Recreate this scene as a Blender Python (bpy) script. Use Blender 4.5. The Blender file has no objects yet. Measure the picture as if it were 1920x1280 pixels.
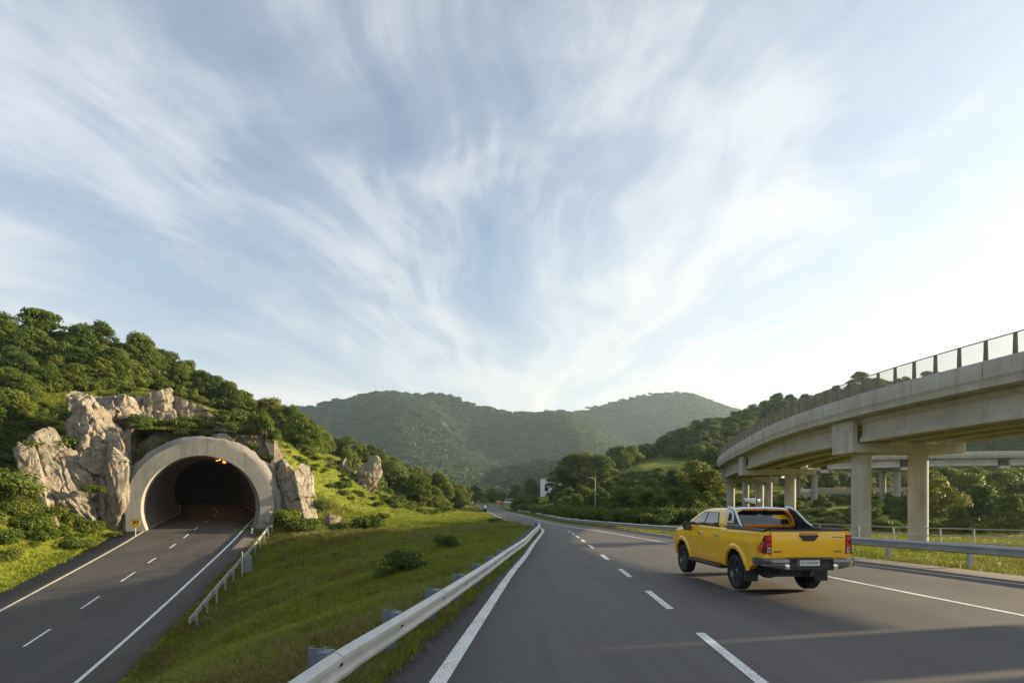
import bpy, bmesh, math, random
import numpy as np
from mathutils import Vector, Matrix, noise as mnoise
R = math.radians
SC = bpy.context.scene
COL = SC.collection
F, HY, CZ = 1035.0, 945.0, 2.0            # lens in photo pixels, horizon row, camera height

def P(px, py, d):                          # a sight line met at depth d
    return Vector(((px-960)/F*d, d, CZ-(py-HY)/F*d))

def tag(o, label=None, cat=None, group=None, kind=None):
    if label: o['label'] = label
    if cat: o['category'] = cat
    if group: o['group'] = group
    if kind: o['kind'] = kind
    return o

def empty(name, loc=(0,0,0), rz=0.0):
    o = bpy.data.objects.new(name, None); COL.objects.link(o)
    o.location = loc; o.rotation_euler = (0,0,rz); o.empty_display_size = .2
    return o

def link_mesh(name, me, parent=None):
    o = bpy.data.objects.new(name, me); COL.objects.link(o)
    if parent: o.parent = parent
    return o

def np_mesh(name, verts, quads, mats, smooth=True, matidx=None, tris=False):
    me = bpy.data.meshes.new(name)
    verts = np.asarray(verts, np.float32); quads = np.asarray(quads, np.int32)
    k = quads.shape[1]; n = len(quads)
    me.vertices.add(len(verts)); me.vertices.foreach_set('co', verts.ravel())
    me.loops.add(n*k); me.loops.foreach_set('vertex_index', quads.ravel())
    me.polygons.add(n); me.polygons.foreach_set('loop_start', np.arange(0, n*k, k, dtype=np.int32))
    me.polygons.foreach_set('use_smooth', np.full(n, smooth))
    for m in (mats if isinstance(mats, (list,tuple)) else [mats]): me.materials.append(m)
    if matidx is not None: me.polygons.foreach_set('material_index', np.asarray(matidx, np.int32))
    me.update(calc_edges=True); me.validate()
    return me

class MB:
    """collects shapes into one mesh"""
    def __init__(s): s.v=[]; s.f=[]; s.m=[]
    def add(s, vs, fs, mi=0):
        b=len(s.v); s.v += [tuple(v) for v in vs]
        for f in fs: s.f.append(tuple(b+i for i in f)); s.m.append(mi)
        return s
    def box(s, c, size, rz=0, M=None, mi=0):
        x,y,z=[q/2 for q in size]
        vs=[Vector((a*x,b*y,d*z)) for d in (-1,1) for b in (-1,1) for a in (-1,1)]
        if M is None: M=Matrix.Rotation(rz,4,'Z')
        vs=[M@v+Vector(c) for v in vs]
        return s.add(vs,[(0,2,3,1),(4,5,7,6),(0,1,5,4),(2,6,7,3),(0,4,6,2),(1,3,7,5)],mi)
    def tube(s, path, r, n=8, cap=True, mi=0):
        path=[Vector(p) for p in path]; rs=r if isinstance(r,(list,tuple)) else [r]*len(path)
        vs=[]; up=Vector((0,0,1))
        for i,p in enumerate(path):
            t=(path[min(i+1,len(path)-1)]-path[max(i-1,0)]).normalized()
            a=t.cross(up)
            if a.length<.05: a=t.cross(Vector((1,0,0)))
            a.normalize(); b=t.cross(a)
            vs+=[p+(a*math.cos(2*math.pi*k/n)+b*math.sin(2*math.pi*k/n))*rs[i] for k in range(n)]
        fs=[(i*n+k, i*n+(k+1)%n, (i+1)*n+(k+1)%n, (i+1)*n+k) for i in range(len(path)-1) for k in range(n)]
        if cap: fs+=[tuple(range(n))[::-1], tuple((len(path)-1)*n+k for k in range(n))]
        return s.add(vs,fs,mi)
    def loft(s, rings, closed=True, cap=True, mi=0):
        n=len(rings[0]); vs=[p for r in rings for p in r]; fs=[]
        for i in range(len(rings)-1):
            for k in range(n if closed else n-1):
                fs.append((i*n+k, i*n+(k+1)%n, (i+1)*n+(k+1)%n, (i+1)*n+k))
        if cap: fs+=[tuple(range(n))[::-1], tuple((len(rings)-1)*n+k for k in range(n))]
        return s.add(vs,fs,mi)
    def lathe(s, prof, n=32, axis='X', c=(0,0,0), mi=0):   # prof: (radius, along)
        vs=[];c=Vector(c)
        for r,x in prof:
            for k in range(n):
                a=2*math.pi*k/n; u,w=r*math.cos(a),r*math.sin(a)
                vs.append(c+Vector({'X':(x,u,w),'Y':(u,x,w),'Z':(u,w,x)}[axis]))
        fs=[(i*n+k,i*n+(k+1)%n,(i+1)*n+(k+1)%n,(i+1)*n+k) for i in range(len(prof)-1) for k in range(n)]
        return s.add(vs,fs,mi)
    def prism(s, poly, t, mi=0):                            # poly: 3-D points, t: extrusion vector
        t=Vector(t); n=len(poly); vs=[Vector(p) for p in poly]; vs+= [v+t for v in vs]
        fs=[tuple(range(n)),tuple(range(2*n-1,n-1,-1))]+[(k,k+n,(k+1)%n+n,(k+1)%n) for k in range(n)]
        return s.add(vs,fs,mi)
    def build(s, name, mats, parent=None, smooth=None, bevel=0, seg=2, loc=None):
        me=bpy.data.meshes.new(name); me.from_pydata(s.v,[],s.f)
        for m in (mats if isinstance(mats,(list,tuple)) else [mats]): me.materials.append(m)
        if len(set(s.m))>1: me.polygons.foreach_set('material_index', s.m)
        bm=bmesh.new(); bm.from_mesh(me); bmesh.ops.recalc_face_normals(bm,faces=bm.faces)
        if bevel:
            es=[e for e in bm.edges if len(e.link_faces)==2 and e.calc_face_angle(0)>R(28)]
            bmesh.ops.bevel(bm,geom=es,offset=bevel,segments=seg,affect='EDGES',profile=.6,clamp_overlap=True)
        bm.to_mesh(me); bm.free()
        if smooth is not None: shade(me,smooth)
        o=link_mesh(name,me,parent)
        if loc: o.location=loc
        return o

def shade(me, ang):
    me.polygons.foreach_set('use_smooth',[True]*len(me.polygons))
    try: me.set_sharp_from_angle(angle=R(ang))
    except Exception: pass

def spl(xs, ys, q):                        # cubic Hermite through points
    xs=np.asarray(xs,float); ys=np.asarray(ys,float); q=np.asarray(q,float)
    d=np.diff(ys)/np.diff(xs); m=np.empty_like(ys); m[0]=d[0]; m[-1]=d[-1]
    h=np.diff(xs); m[1:-1]=(d[:-1]*h[1:]+d[1:]*h[:-1])/(h[1:]+h[:-1])
    i=np.clip(np.searchsorted(xs,q)-1,0,len(xs)-2); t=np.clip((q-xs[i])/h[i],0,1)
    return ((1+2*t)*(1-t)**2*ys[i]+t*(1-t)**2*h[i]*m[i]+t*t*(3-2*t)*ys[i+1]+t*t*(t-1)*h[i]*m[i+1])

def curve_pts(pts, step=1.0):              # dense polyline through points (n-D)
    p=np.asarray(pts,float); s=np.r_[0,np.cumsum(np.linalg.norm(np.diff(p[:,:2],axis=0),axis=1))]
    q=np.linspace(0,s[-1],max(2,int(s[-1]/step)+1))
    return np.stack([spl(s,p[:,k],q) for k in range(p.shape[1])],1), q

def sstep(a,b,x):
    t=np.clip((x-a)/(b-a),0,1); return t*t*(3-2*t)

_rng=np.random.default_rng(7); _lat=_rng.random((256,256))
def vnoise(x,y):
    xi=np.floor(x).astype(int); yi=np.floor(y).astype(int); fx=x-xi; fy=y-yi
    fx=fx*fx*(3-2*fx); fy=fy*fy*(3-2*fy); g=lambda a,b:_lat[a%256,b%256]
    return (g(xi,yi)*(1-fx)+g(xi+1,yi)*fx)*(1-fy)+(g(xi,yi+1)*(1-fx)+g(xi+1,yi+1)*fx)*fy-.5
def fbm(x,y,o=4):
    s=0;a=1
    for k in range(o): s=s+a*vnoise(x*2**k+17*k,y*2**k+31*k); a*=.5
    return s

# ---------------------------------------------------------------- materials
class NT:
    def __init__(s, tree): s.t=tree; s.n=tree.nodes; s.l=tree.links
    def new(s, typ, **kw):
        n=s.n.new(typ)
        for k,v in kw.items(): setattr(n,k,v)
        return n
    def set(s, n, **kw):
        for k,v in kw.items(): n.inputs[k.replace('_',' ')].default_value=v
        return n
    def link(s,a,b): s.l.new(a,b)
    def math(s,op,a,b=None,c=None,clamp=False):
        n=s.n.new('ShaderNodeMath'); n.operation=op; n.use_clamp=clamp
        for i,x in enumerate((a,b,c)):
            if x is None: continue
            if isinstance(x,(int,float)): n.inputs[i].default_value=x
            else: s.l.new(x,n.inputs[i])
        return n.outputs[0]
    def mix(s,f,a,b,blend='MIX'):
        n=s.n.new('ShaderNodeMix'); n.data_type='RGBA'; n.blend_type=blend
        for i,x in ((0,f),(6,a),(7,b)):
            if isinstance(x,(int,float)): n.inputs[i].default_value=x
            elif isinstance(x,(tuple,list)): n.inputs[i].default_value=(*x[:3],1)
            else: s.l.new(x,n.inputs[i])
        return n.outputs[2]
    def noise(s,vec,scale,detail=4,rough=.55,dist=0):
        n=s.n.new('ShaderNodeTexNoise'); n.inputs['Scale'].default_value=scale
        n.inputs['Detail'].default_value=detail; n.inputs['Roughness'].default_value=rough; n.inputs['Distortion'].default_value=dist
        if vec is not None: s.l.new(vec,n.inputs['Vector'])
        return n.outputs['Fac']
    def ramp(s,f,stops):
        n=s.n.new('ShaderNodeValToRGB'); e=n.color_ramp.elements
        while len(e)<len(stops): e.new(.5)
        for i,(p,c) in enumerate(stops):
            e[i].position=p; e[i].color=(*c,1) if len(c)==3 else c
        s.l.new(f,n.inputs[0]); return n.outputs[0]
    def maprange(s,f,a,b,c=0.,d=1.):
        n=s.n.new('ShaderNodeMapRange'); s.l.new(f,n.inputs[0])
        for i,v in enumerate((a,b,c,d)): n.inputs[i+1].default_value=v
        return n.outputs[0]
    def pos(s): return s.n.new('ShaderNodeNewGeometry').outputs['Position']
    def scaled(s,vec,sc):
        n=s.n.new('ShaderNodeMapping'); n.inputs['Scale'].default_value=sc; s.l.new(vec,n.inputs['Vector']); return n.outputs[0]
    def bump(s,h,strength,dist):
        n=s.n.new('ShaderNodeBump'); n.inputs['Strength'].default_value=strength; n.inputs['Distance'].default_value=dist
        s.l.new(h,n.inputs['Height']); return n.outputs[0]

def new_mat(name):
    m=bpy.data.materials.new(name); m.use_nodes=True; t=NT(m.node_tree); b=m.node_tree.nodes['Principled BSDF']
    return m,t,b

def simple(name, col, rough=.5, metal=0., vary=.12, scale=3., bump=0., coat=0., spec=.5, coords='obj'):
    m,t,b=new_mat(name)
    vec=t.new('ShaderNodeTexCoord').outputs['Object'] if coords=='obj' else t.pos()
    n=t.noise(vec,scale,5,.6)
    d=tuple(c*(1-vary) for c in col); u=tuple(min(1,c*(1+vary)) for c in col)
    t.link(t.ramp(n,[(.3,d),(.7,u)]),b.inputs['Base Color'])
    b.inputs['Roughness'].default_value=rough; b.inputs['Metallic'].default_value=metal
    b.inputs['Coat Weight'].default_value=coat; b.inputs['Coat Roughness'].default_value=.06; b.inputs['Specular IOR Level'].default_value=spec
    if bump: t.link(t.bump(t.noise(vec,scale*8,4),bump,.02),b.inputs['Normal'])
    return m

def emis(name,col,s):
    m,t,b=new_mat(name); b.inputs['Base Color'].default_value=(*col,1)
    b.inputs['Emission Color'].default_value=(*col,1); b.inputs['Emission Strength'].default_value=s
    return m

def foliage(name, dark, mid, light, trans=.35, rnd=1.0, clump=.35):
    m,t,b=new_mat(name)
    oi=t.new('ShaderNodeObjectInfo').outputs['Random']
    n=t.noise(t.pos(),clump,2)
    f=t.math('ADD',t.math('MULTIPLY',oi,.55*rnd),t.math('MULTIPLY',n,.6))
    col=t.ramp(f,[(.2,dark),(.5,mid),(.85,light)])
    t.link(col,b.inputs['Base Color']); b.inputs['Roughness'].default_value=.55; b.inputs['Specular IOR Level'].default_value=.25
    tr=t.new('ShaderNodeBsdfTranslucent'); t.link(t.mix(.5,col,(.16,.2,.02)),tr.inputs['Color'])
    mx=t.new('ShaderNodeMixShader'); mx.inputs[0].default_value=trans
    out=m.node_tree.nodes['Material Output']; t.link(b.outputs[0],mx.inputs[1]); t.link(tr.outputs[0],mx.inputs[2]); t.link(mx.outputs[0],out.inputs[0])
    return m

def scatter(name, pts, scl, rot, proto):
    """one object whose vertices carry copies of proto's mesh (stuff only)"""
    me=bpy.data.meshes.new(name); n=len(pts)
    me.vertices.add(n); me.vertices.foreach_set('co',np.asarray(pts,np.float32).ravel())
    a=me.attributes.new('scl','FLOAT','POINT'); a.data.foreach_set('value',np.asarray(scl,np.float32))
    a=me.attributes.new('rot','FLOAT_VECTOR','POINT'); a.data.foreach_set('vector',np.asarray(rot,np.float32).ravel())
    o=link_mesh(name,me)
    g=bpy.data.node_groups.new(name+'_nodes','GeometryNodeTree')
    g.interface.new_socket('Geometry',in_out='INPUT',socket_type='NodeSocketGeometry')
    g.interface.new_socket('Geometry',in_out='OUTPUT',socket_type='NodeSocketGeometry')
    t=NT(g); i=t.new('NodeGroupInput'); u=t.new('NodeGroupOutput'); inst=t.new('GeometryNodeInstanceOnPoints')
    oi=t.new('GeometryNodeObjectInfo'); oi.inputs['Object'].default_value=proto; oi.inputs['As Instance'].default_value=True
    na=t.new('GeometryNodeInputNamedAttribute',data_type='FLOAT'); na.inputs['Name'].default_value='scl'
    nr=t.new('GeometryNodeInputNamedAttribute',data_type='FLOAT_VECTOR'); nr.inputs['Name'].default_value='rot'
    t.link(i.outputs[0],inst.inputs['Points']); t.link(oi.outputs['Geometry'],inst.inputs['Instance'])
    t.link(na.outputs['Attribute'],inst.inputs['Scale']); t.link(nr.outputs['Attribute'],inst.inputs['Rotation'])
    t.link(inst.outputs[0],u.inputs[0])
    md=o.modifiers.new('scatter','NODES'); md.node_group=g
    return o
# ---------------------------------------------------------------- camera, sun, sky
cam=bpy.data.cameras.new('camera'); cam.sensor_width=36; cam.lens=36*F/1920; cam.shift_y=(HY-640)/1920
cam.clip_start=.1; cam.clip_end=9000
co=bpy.data.objects.new('camera',cam); COL.objects.link(co); co.location=(0,0,CZ); co.rotation_euler=(R(90),0,0)
SC.camera=co
SUN_AZ, SUN_EL = R(76), R(13.5)
sl=bpy.data.lights.new('sun','SUN'); sl.energy=5.0; sl.angle=R(.6); sl.color=(1,.80,.50)
so=bpy.data.objects.new('sun',sl); COL.objects.link(so)
sdir=Vector((math.sin(SUN_AZ)*math.cos(SUN_EL),math.cos(SUN_AZ)*math.cos(SUN_EL),math.sin(SUN_EL)))
so.rotation_euler=sdir.to_track_quat('Z','Y').to_euler(); so.location=(60,20,60)
W=bpy.data.worlds.new('World'); SC.world=W; W.use_nodes=True
t=NT(W.node_tree); bg=W.node_tree.nodes['Background']; bg.inputs['Strength'].default_value=.077
sky=t.new('ShaderNodeTexSky'); sky.sky_type='NISHITA'; sky.sun_disc=False; sky.sun_elevation=SUN_EL; sky.sun_rotation=SUN_AZ
sky.air_density=1.0; sky.dust_density=1.2; sky.ozone_density=1.5
dv=t.new('ShaderNodeTexCoord').outputs['Generated']
sx=t.new('ShaderNodeSeparateXYZ'); t.link(dv,sx.inputs[0]); X,Y,Z=sx.outputs
zz=t.math('ADD',t.math('MAXIMUM',Z,0.0),.16)
px_=t.math('DIVIDE',X,zz); py_=t.math('DIVIDE',Y,zz)
def vec(a,b_,c=0.0):
    n=t.new('ShaderNodeCombineXYZ')
    for k,v in enumerate((a,b_,c)):
        if isinstance(v,(int,float)): n.inputs[k].default_value=v
        else: t.link(v,n.inputs[k])
    return n.outputs[0]
def aff(v,m,o): return t.math('ADD',t.math('MULTIPLY',v,m),o)
plane=vec(px_,py_)
w1=t.new('ShaderNodeTexNoise'); w1.inputs['Scale'].default_value=1.0; w1.inputs['Detail'].default_value=2; t.link(plane,w1.inputs['Vector'])
wx=t.new('ShaderNodeSeparateXYZ'); t.link(w1.outputs['Color'],wx.inputs[0])
qx=t.math('ADD',t.math('SUBTRACT',px_,.10),t.math('MULTIPLY',t.math('SUBTRACT',wx.outputs[0],.5),.75))
qy=t.math('ADD',t.math('SUBTRACT',py_,3.7),t.math('MULTIPLY',t.math('SUBTRACT',wx.outputs[1],.5),.75))
ang=t.math('ARCTAN2',qx,t.math('MULTIPLY',qy,-1.0)); rad=t.math('SQRT',t.math('ADD',t.math('MULTIPLY',qx,qx),t.math('MULTIPLY',qy,qy)))
# cirrus fan: broad banks, streaks drawn out along them, and feathered strands
bank=t.noise(vec(aff(ang,3.0,4.3),aff(rad,.75,2.3)),1.0,4,.5,.3)
streak=t.noise(vec(aff(ang,9.0,3.7),aff(rad,.85,5.2)),1.0,8,.58,.35)
strand=t.noise(vec(aff(ang,24.0,8.2),aff(rad,1.5,1.1)),1.0,8,.62,.4)
puff=t.noise(vec(aff(px_,2.2,7.7),aff(py_,1.6,1.4)),1.0,9,.62,.6)
dens=t.math('ADD',t.math('ADD',t.math('MULTIPLY',bank,.50),t.math('MULTIPLY',streak,.29)),t.math('ADD',t.math('MULTIPLY',strand,.11),t.math('MULTIPLY',puff,.26)))
sd=t.new('ShaderNodeVectorMath',operation='DOT_PRODUCT'); sd.inputs[1].default_value=sdir; t.link(dv,sd.inputs[0])
sdot=sd.outputs['Value']; sg=t.maprange(sdot,.25,1.0)
dens=t.math('ADD',dens,t.math('ADD',t.math('MULTIPLY',sg,.05),t.math('MULTIPLY',t.maprange(Z,.0,.42,1,0),.13)))
m1=t.math('POWER',t.maprange(dens,.59,.76),1.1)
thin=t.math('MULTIPLY',t.maprange(dens,.46,.66),.46)
hz=t.math('POWER',t.maprange(Z,-.02,.50,1.0,.0),1.6)
veil=t.math('ADD',t.math('MULTIPLY',hz,1.05),t.math('MULTIPLY',sg,.30),clamp=True)
inv=lambda f:t.math('SUBTRACT',1.0,f)
mask=inv(t.math('MULTIPLY',t.math('MULTIPLY',inv(t.math('MULTIPLY',m1,.92)),inv(thin)),inv(veil)))
cl=t.mix(t.maprange(sdot,-.35,.65),(4.2,4.35,4.55),(5.0,4.95,4.8))
cl=t.mix(t.maprange(Z,.0,.42,1.0,.0),cl,t.mix(sg,(4.6,4.32,3.95),(5.8,5.2,4.4)))
skyc=t.mix(1.0,sky.outputs[0],(.76,.88,.98),'MULTIPLY')
t.link(t.mix(mask,skyc,cl),bg.inputs['Color'])
SC.view_settings.view_transform='Standard'; SC.view_settings.look='None'; SC.view_settings.exposure=1.5; SC.view_settings.gamma=1
SC.cycles.max_bounces=6; SC.cycles.diffuse_bounces=3; SC.cycles.transparent_max_bounces=12; SC.cycles.volume_bounces=0; SC.cycles.transmission_bounces=4
SC.cycles.use_denoising=True
# ---------------------------------------------------------------- road layout
def zmain(y): return spl([-40,45,70,100,130,170,215,240],[0,0,.1,.2,.4,.9,2.1,2.1],y)
YS=[-30,0,6,10,16.6,22,28,36,43,49,56,63,80,99,130,160,190,206]
LINE_L=dict(zip(YS,[-2.6,-1.35,-.87,-.55,0,.55,1.07,1.85,2.40,2.25,1.2,-.2,-1.9,-3.4,-6.0,-8.6,-12,-15.5]))
def XL(y): return spl(YS,list(LINE_L.values()),y)
def XAL(y): return XL(y)-spl([-30,6,16,28,40,60,220],[.75,.75,.42,.38,.35,.4,.4],y)
YR=[-30,0,10,15.7,21.3,28,36,42,49,57,77,99,125,160,188,206]
def XAR(y): return spl(YR,[17.5,16.4,15.5,14.6,13.4,12.0,10.5,9.2,7.6,5.6,3.6,1.9,-.6,-3.2,-5.6,-9.0],y)
def XD(y): return spl([-30,0,6.3,10.7,17.3,21.8,31.8,41,49],[2.0,2.6,2.85,3.08,3.4,3.6,4.0,4.25,4.1],y)
def XRI(y): return spl([-30,0,10.1,15.1,22,28.4,34,41.4,49,57,77,99,125],[12.2,10.4,9.37,8.95,8.6,8.2,7.55,6.5,5.2,4.0,2.4,.9,-1.5],y)
def XRO(y): return spl([-30,0,14,18.8,24,28.4],[16.0,14.6,13.0,11.8,10.0,8.3],y)
# left road (into the tunnel)
LC=[(-13.5,-30),(-17.0,0),(-19.2,11),(-21.3,21.2),(-24.3,34),(-28.5,50),(-33,62),(-38.6,72),(-44.8,82),(-55.5,94),(-72,104),(-92,108)]
LPTS,LS=curve_pts(LC,.7)
def zleft(y): return spl([-30,0,10,22,35,45,50,56,62,72,82,95,108],[-8.4,-7.9,-7.0,-5.1,-2.87,-1.1,-.25,.4,.85,1.45,2.0,2.6,3.0],y)
LZ=zleft(LPTS[:,1]); LT=np.gradient(LPTS,axis=0); LT/=np.linalg.norm(LT,axis=1)[:,None]; LN=np.stack([LT[:,1],-LT[:,0]],1)   # LN to the right
# tail of the main road past the bend
TPTS,_=curve_pts([(-12.3,206,1.85),(-17,216,2.0),(-27,223,2.05),(-45,226,2.0),(-80,224,1.9)],2.0)
# portal frame
PC=Vector((-28.0,50.0,-.28)); PA=R(-20); PV=Vector((math.sin(PA),math.cos(PA),0)); PU=Vector((math.cos(PA),-math.sin(PA),0))
RIN,CH=4.75,1.92

# ---------------------------------------------------------------- terrain
CP=[]
def cp(x,y,z): CP.append((x,y,z))
def cpx(px,py,d): p=P(px,py,d); CP.append(tuple(p))
for y in (-25,-8,4,12,20,30,40): cp(float(XAL(y))-.5,y,-.1); cp(float(XAR(y))+.8,y,-.05)
for y in (52,63,80,99,130,160,190): cp(float(XAL(y))-1.5,y,float(zmain(y))-.15); cp(float(XAR(y))+2,y,float(zmain(y))-.05)
for i in range(0,len(LPTS),9):
    if LPTS[i,1]<50:
        for o in (-6.4,6.2): cp(LPTS[i,0]+LN[i,0]*o,LPTS[i,1]+LN[i,1]*o,LZ[i]-.05)
for a in [(-4,6,-1.0),(-4.5,10,-.95),(-6,8,-1.75),(-8,12,-2.2),(-7.1,16,-1.94),(-11,14,-3.9),(-12,20,-3.9),(-8,24,-1.62),(-13,27,-3.2),(-10,33,-1.4),(-4.4,22,-.76),(-3.6,30,-.45),
          (-10,0,-3.6),(-9,-20,-4),(-14,-20,-7.8),(20,-20,0),(45,-10,0),(45,25,-.4),(30,30,-.3),(22,40,-.4),(70,40,-.8),(35,55,-.7),(-45,0,-5.5),(-60,-25,-4)]: cp(*a)
for a in [(500,1050,38),(550,1010,44),(500,985,50),(570,985,52),(650,1000,42),(720,1000,46),(820,1000,46),(900,990,48),(850,968,85),(780,962,78),(680,962,60),(600,930,58),(560,885,60),(545,850,66),(640,880,76),(700,925,78),(820,950,100),
          (0,1085,33),(0,1000,38),(0,905,43),(60,950,43.5),(120,985,44.5),(0,800,55),(60,800,58),(110,760,62),(40,720,70),(190,745,68),(250,735,70),(390,775,68),(440,790,66),(380,800,57),(310,812,57),(440,815,58),(200,860,54),(190,900,52),(150,960,48),(540,900,56),(520,840,60),
          (100,676,88),(-150,660,75),(-400,650,60),(-700,760,40),(250,692,93),(400,752,97),(500,800,106),(600,846,116),(700,872,130),(780,908,148),(830,930,165),(870,942,185),(470,812,80),(300,742,84),(560,850,86),(620,862,100),(150,712,76),(720,930,105),(800,950,130),
          (1150,880,170),(1200,874,160),(1300,822,220),(1380,800,235),(1450,772,250),(1600,740,262),(1750,725,272),(1920,722,280),(2300,740,270),(1260,868,165),(1340,905,130),(1200,930,115),(1280,940,105),(1800,868,195),(1650,890,190),(1650,936,140),(1800,922,150),(1900,930,120),(1800,962,72),(1340,966,82),(1150,958,105),(1050,948,140),(980,945,195),(2300,900,110),(2600,940,70),(1000,941,240)]: cpx(*a)
for px,py,d,k,f in [(100,676,88,1.5,.72),(-400,650,60,1.8,.9),(400,752,97,1.45,.65),(600,846,116,1.4,.65),(780,908,148,1.5,.5),(1300,822,220,1.45,.6),(1450,772,250,1.5,.65),(1750,725,272,1.5,.6),(2300,740,270,1.5,.5)]:
    p=P(px,py,d); cp(p.x*k,p.y*k,(p.z)*f)
for x,y in ((-300,200),(-250,330),(0,330),(60,360),(-300,0),(320,0),(380,150),(0,-150),(150,-100),(-150,-120)): cp(x,y,1.5 if y>0 else -1)
CPA=np.array(CP); CPx=CPA[:,:2]; nC=len(CPx)
def phi(d2): return np.sqrt(d2+9.0)
A=np.zeros((nC+3,nC+3)); D2=((CPx[:,None]-CPx[None])**2).sum(-1); A[:nC,:nC]=phi(D2)-.02*np.eye(nC); A[:nC,nC]=1; A[:nC,nC+1:]=CPx/100; A[nC,:nC]=1; A[nC+1:,:nC]=CPx.T/100
RW=np.linalg.solve(A,np.r_[CPA[:,2],0,0,0])
def rbf(q):
    out=np.empty(len(q))
    for s in range(0,len(q),20000):
        b=q[s:s+20000]; d2=(b**2).sum(1)[:,None]+(CPx**2).sum(1)[None]-2*b@CPx.T
        out[s:s+20000]=phi(np.maximum(d2,0))@RW[:nC]+RW[nC]+b@RW[nC+1:]/100
    return out
def near_left(q):
    """signed lateral offset from the tunnel road and index of the nearest station"""
    off=np.full(len(q),99.); idx=np.zeros(len(q),int)
    for s in range(0,len(q),8000):
        b=q[s:s+8000]; d2=((b[:,None]-LPTS[None])**2).sum(-1); i=d2.argmin(1)
        off[s:s+8000]=np.where(np.sqrt(d2.min(1))<40,((b-LPTS[i])*LN[i]).sum(1),99.); idx[s:s+8000]=i
    return off,idx
def ground(q):
    q=np.asarray(q,float); x,y=q[:,0],q[:,1]; r=np.hypot(x,y)
    z=rbf(q)
    rough=sstep(2,30,np.abs(z)+r*.08)
    z=z+fbm(x*.35,y*.35,4)*.22*(1+rough)+fbm(x*.07+9,y*.07,3)*.9*rough
    z=z*(1-sstep(400,560,r))+1.0*sstep(400,560,r)
    # tunnel: cover over the vault
    u=(x-PC.x)*PU.x+(y-PC.y)*PU.y; v=(x-PC.x)*PV.x+(y-PC.y)*PV.y
    off,idx=near_left(q); lz=LZ[idx]
    inside=(np.abs(off)<7.5)&(v>1.2)&(off<98)
    z=np.where(inside,np.maximum(z,lz+8.9-sstep(5.5,7.5,np.abs(off))*3),z)
    # tunnel road bed
    m=(v<1.2)&(off<98)
    t_=sstep(0,2.6,np.where(off>0,off-5.5,-off-5.8))
    z=np.where(m,(lz-.07)*(1-t_)+z*t_,z)
    # main road bed
    zm=zmain(np.clip(y,-40,240)); yc=np.clip(y,-30,206)
    dl=XAL(yc)-x; dr=x-XAR(yc); d=np.maximum(dl,dr); t_=sstep(0.0,2.2,d); m=(y<207)&(y>-60)
    z=np.where(m&(d<2.2),(zm-.06)*(1-t_)+z*t_,z)
    far=(y>195)&(y<240)&(x<0)&(x>-90)
    if far.any():
        b=q[far]; d2=((b[:,None]-TPTS[None,:,:2])**2).sum(-1); i=d2.argmin(1); dd=np.sqrt(d2.min(1)); t_=sstep(5,9,dd)
        z[far]=(TPTS[i,2]-.1)*(1-t_)+z[far]*t_
    return z

def grass_mat():
    m,t,b=new_mat('grass_ground'); p=t.pos()
    a=t.noise(p,.11,4,.6); c=t.noise(p,1.7,5,.65); f=t.noise(p,14,4,.7)
    g=t.ramp(f,[(.3,(.115,.140,.017)),(.7,(.195,.215,.030))])
    dry=t.ramp(f,[(.3,(.16,.145,.030)),(.7,(.24,.20,.055))])
    k=t.maprange(t.math('ADD',t.math('MULTIPLY',a,.7),t.math('MULTIPLY',c,.4)),.58,.74)
    g=t.mix(t.math('MULTIPLY',k,.7),g,dry)
    d=t.maprange(t.noise(p,.6,5,.7),.66,.76); g=t.mix(t.math('MULTIPLY',d,.6),g,(.09,.07,.045))
    sn=t.new('ShaderNodeSeparateXYZ'); t.link(t.n.new('ShaderNodeNewGeometry').outputs['True Normal'],sn.inputs[0])
    st=t.maprange(t.math('ADD',sn.outputs['Z'],t.math('MULTIPLY',t.math('SUBTRACT',c,.5),.3)),.50,.62,1,0)
    g=t.mix(st,g,t.ramp(t.noise(p,2.6,6,.7),[(.3,(.07,.06,.045)),(.55,(.20,.17,.13)),(.75,(.30,.26,.20))]))
    t.link(g,b.inputs['Base Color']); b.inputs['Roughness'].default_value=.9; b.inputs['Specular IOR Level'].default_value=.1
    t.link(t.bump(t.math('ADD',c,f),.5,.12),b.inputs['Normal']); return m
M_GRASS=grass_mat()
th=np.unique(np.r_[np.linspace(-60,60,521),np.linspace(60,300,73)[1:-1]]); th=R(1)*th
rr=np.unique(np.r_[np.geomspace(1.2,430,470),np.geomspace(430,7000,24)])
TH,RR=np.meshgrid(th,rr); q=np.stack([np.sin(TH)*RR,np.cos(TH)*RR],-1).reshape(-1,2)
gz=ground(q); nth=len(th); nr=len(rr)
I=np.arange(nr*nth).reshape(nr,nth)
quads=np.stack([I[:-1,:],np.roll(I,-1,1)[:-1,:],np.roll(I,-1,1)[1:,:],I[1:,:]],-1).reshape(-1,4)
u=(q[:,0]-PC.x)*PU.x+(q[:,1]-PC.y)*PU.y; v=(q[:,0]-PC.x)*PV.x+(q[:,1]-PC.y)*PV.y
hole=(np.abs(u)<5.7)&(v>-.15)&(v<2.6)&(np.hypot(q[:,0],q[:,1])<80)
quads=quads[~hole[quads].any(1)]
terrain=link_mesh('ground',np_mesh('ground',np.c_[q,gz],quads,M_GRASS)); tag(terrain,'uneven grassy ground with dry patches around both roads','ground',kind='structure')

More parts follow.
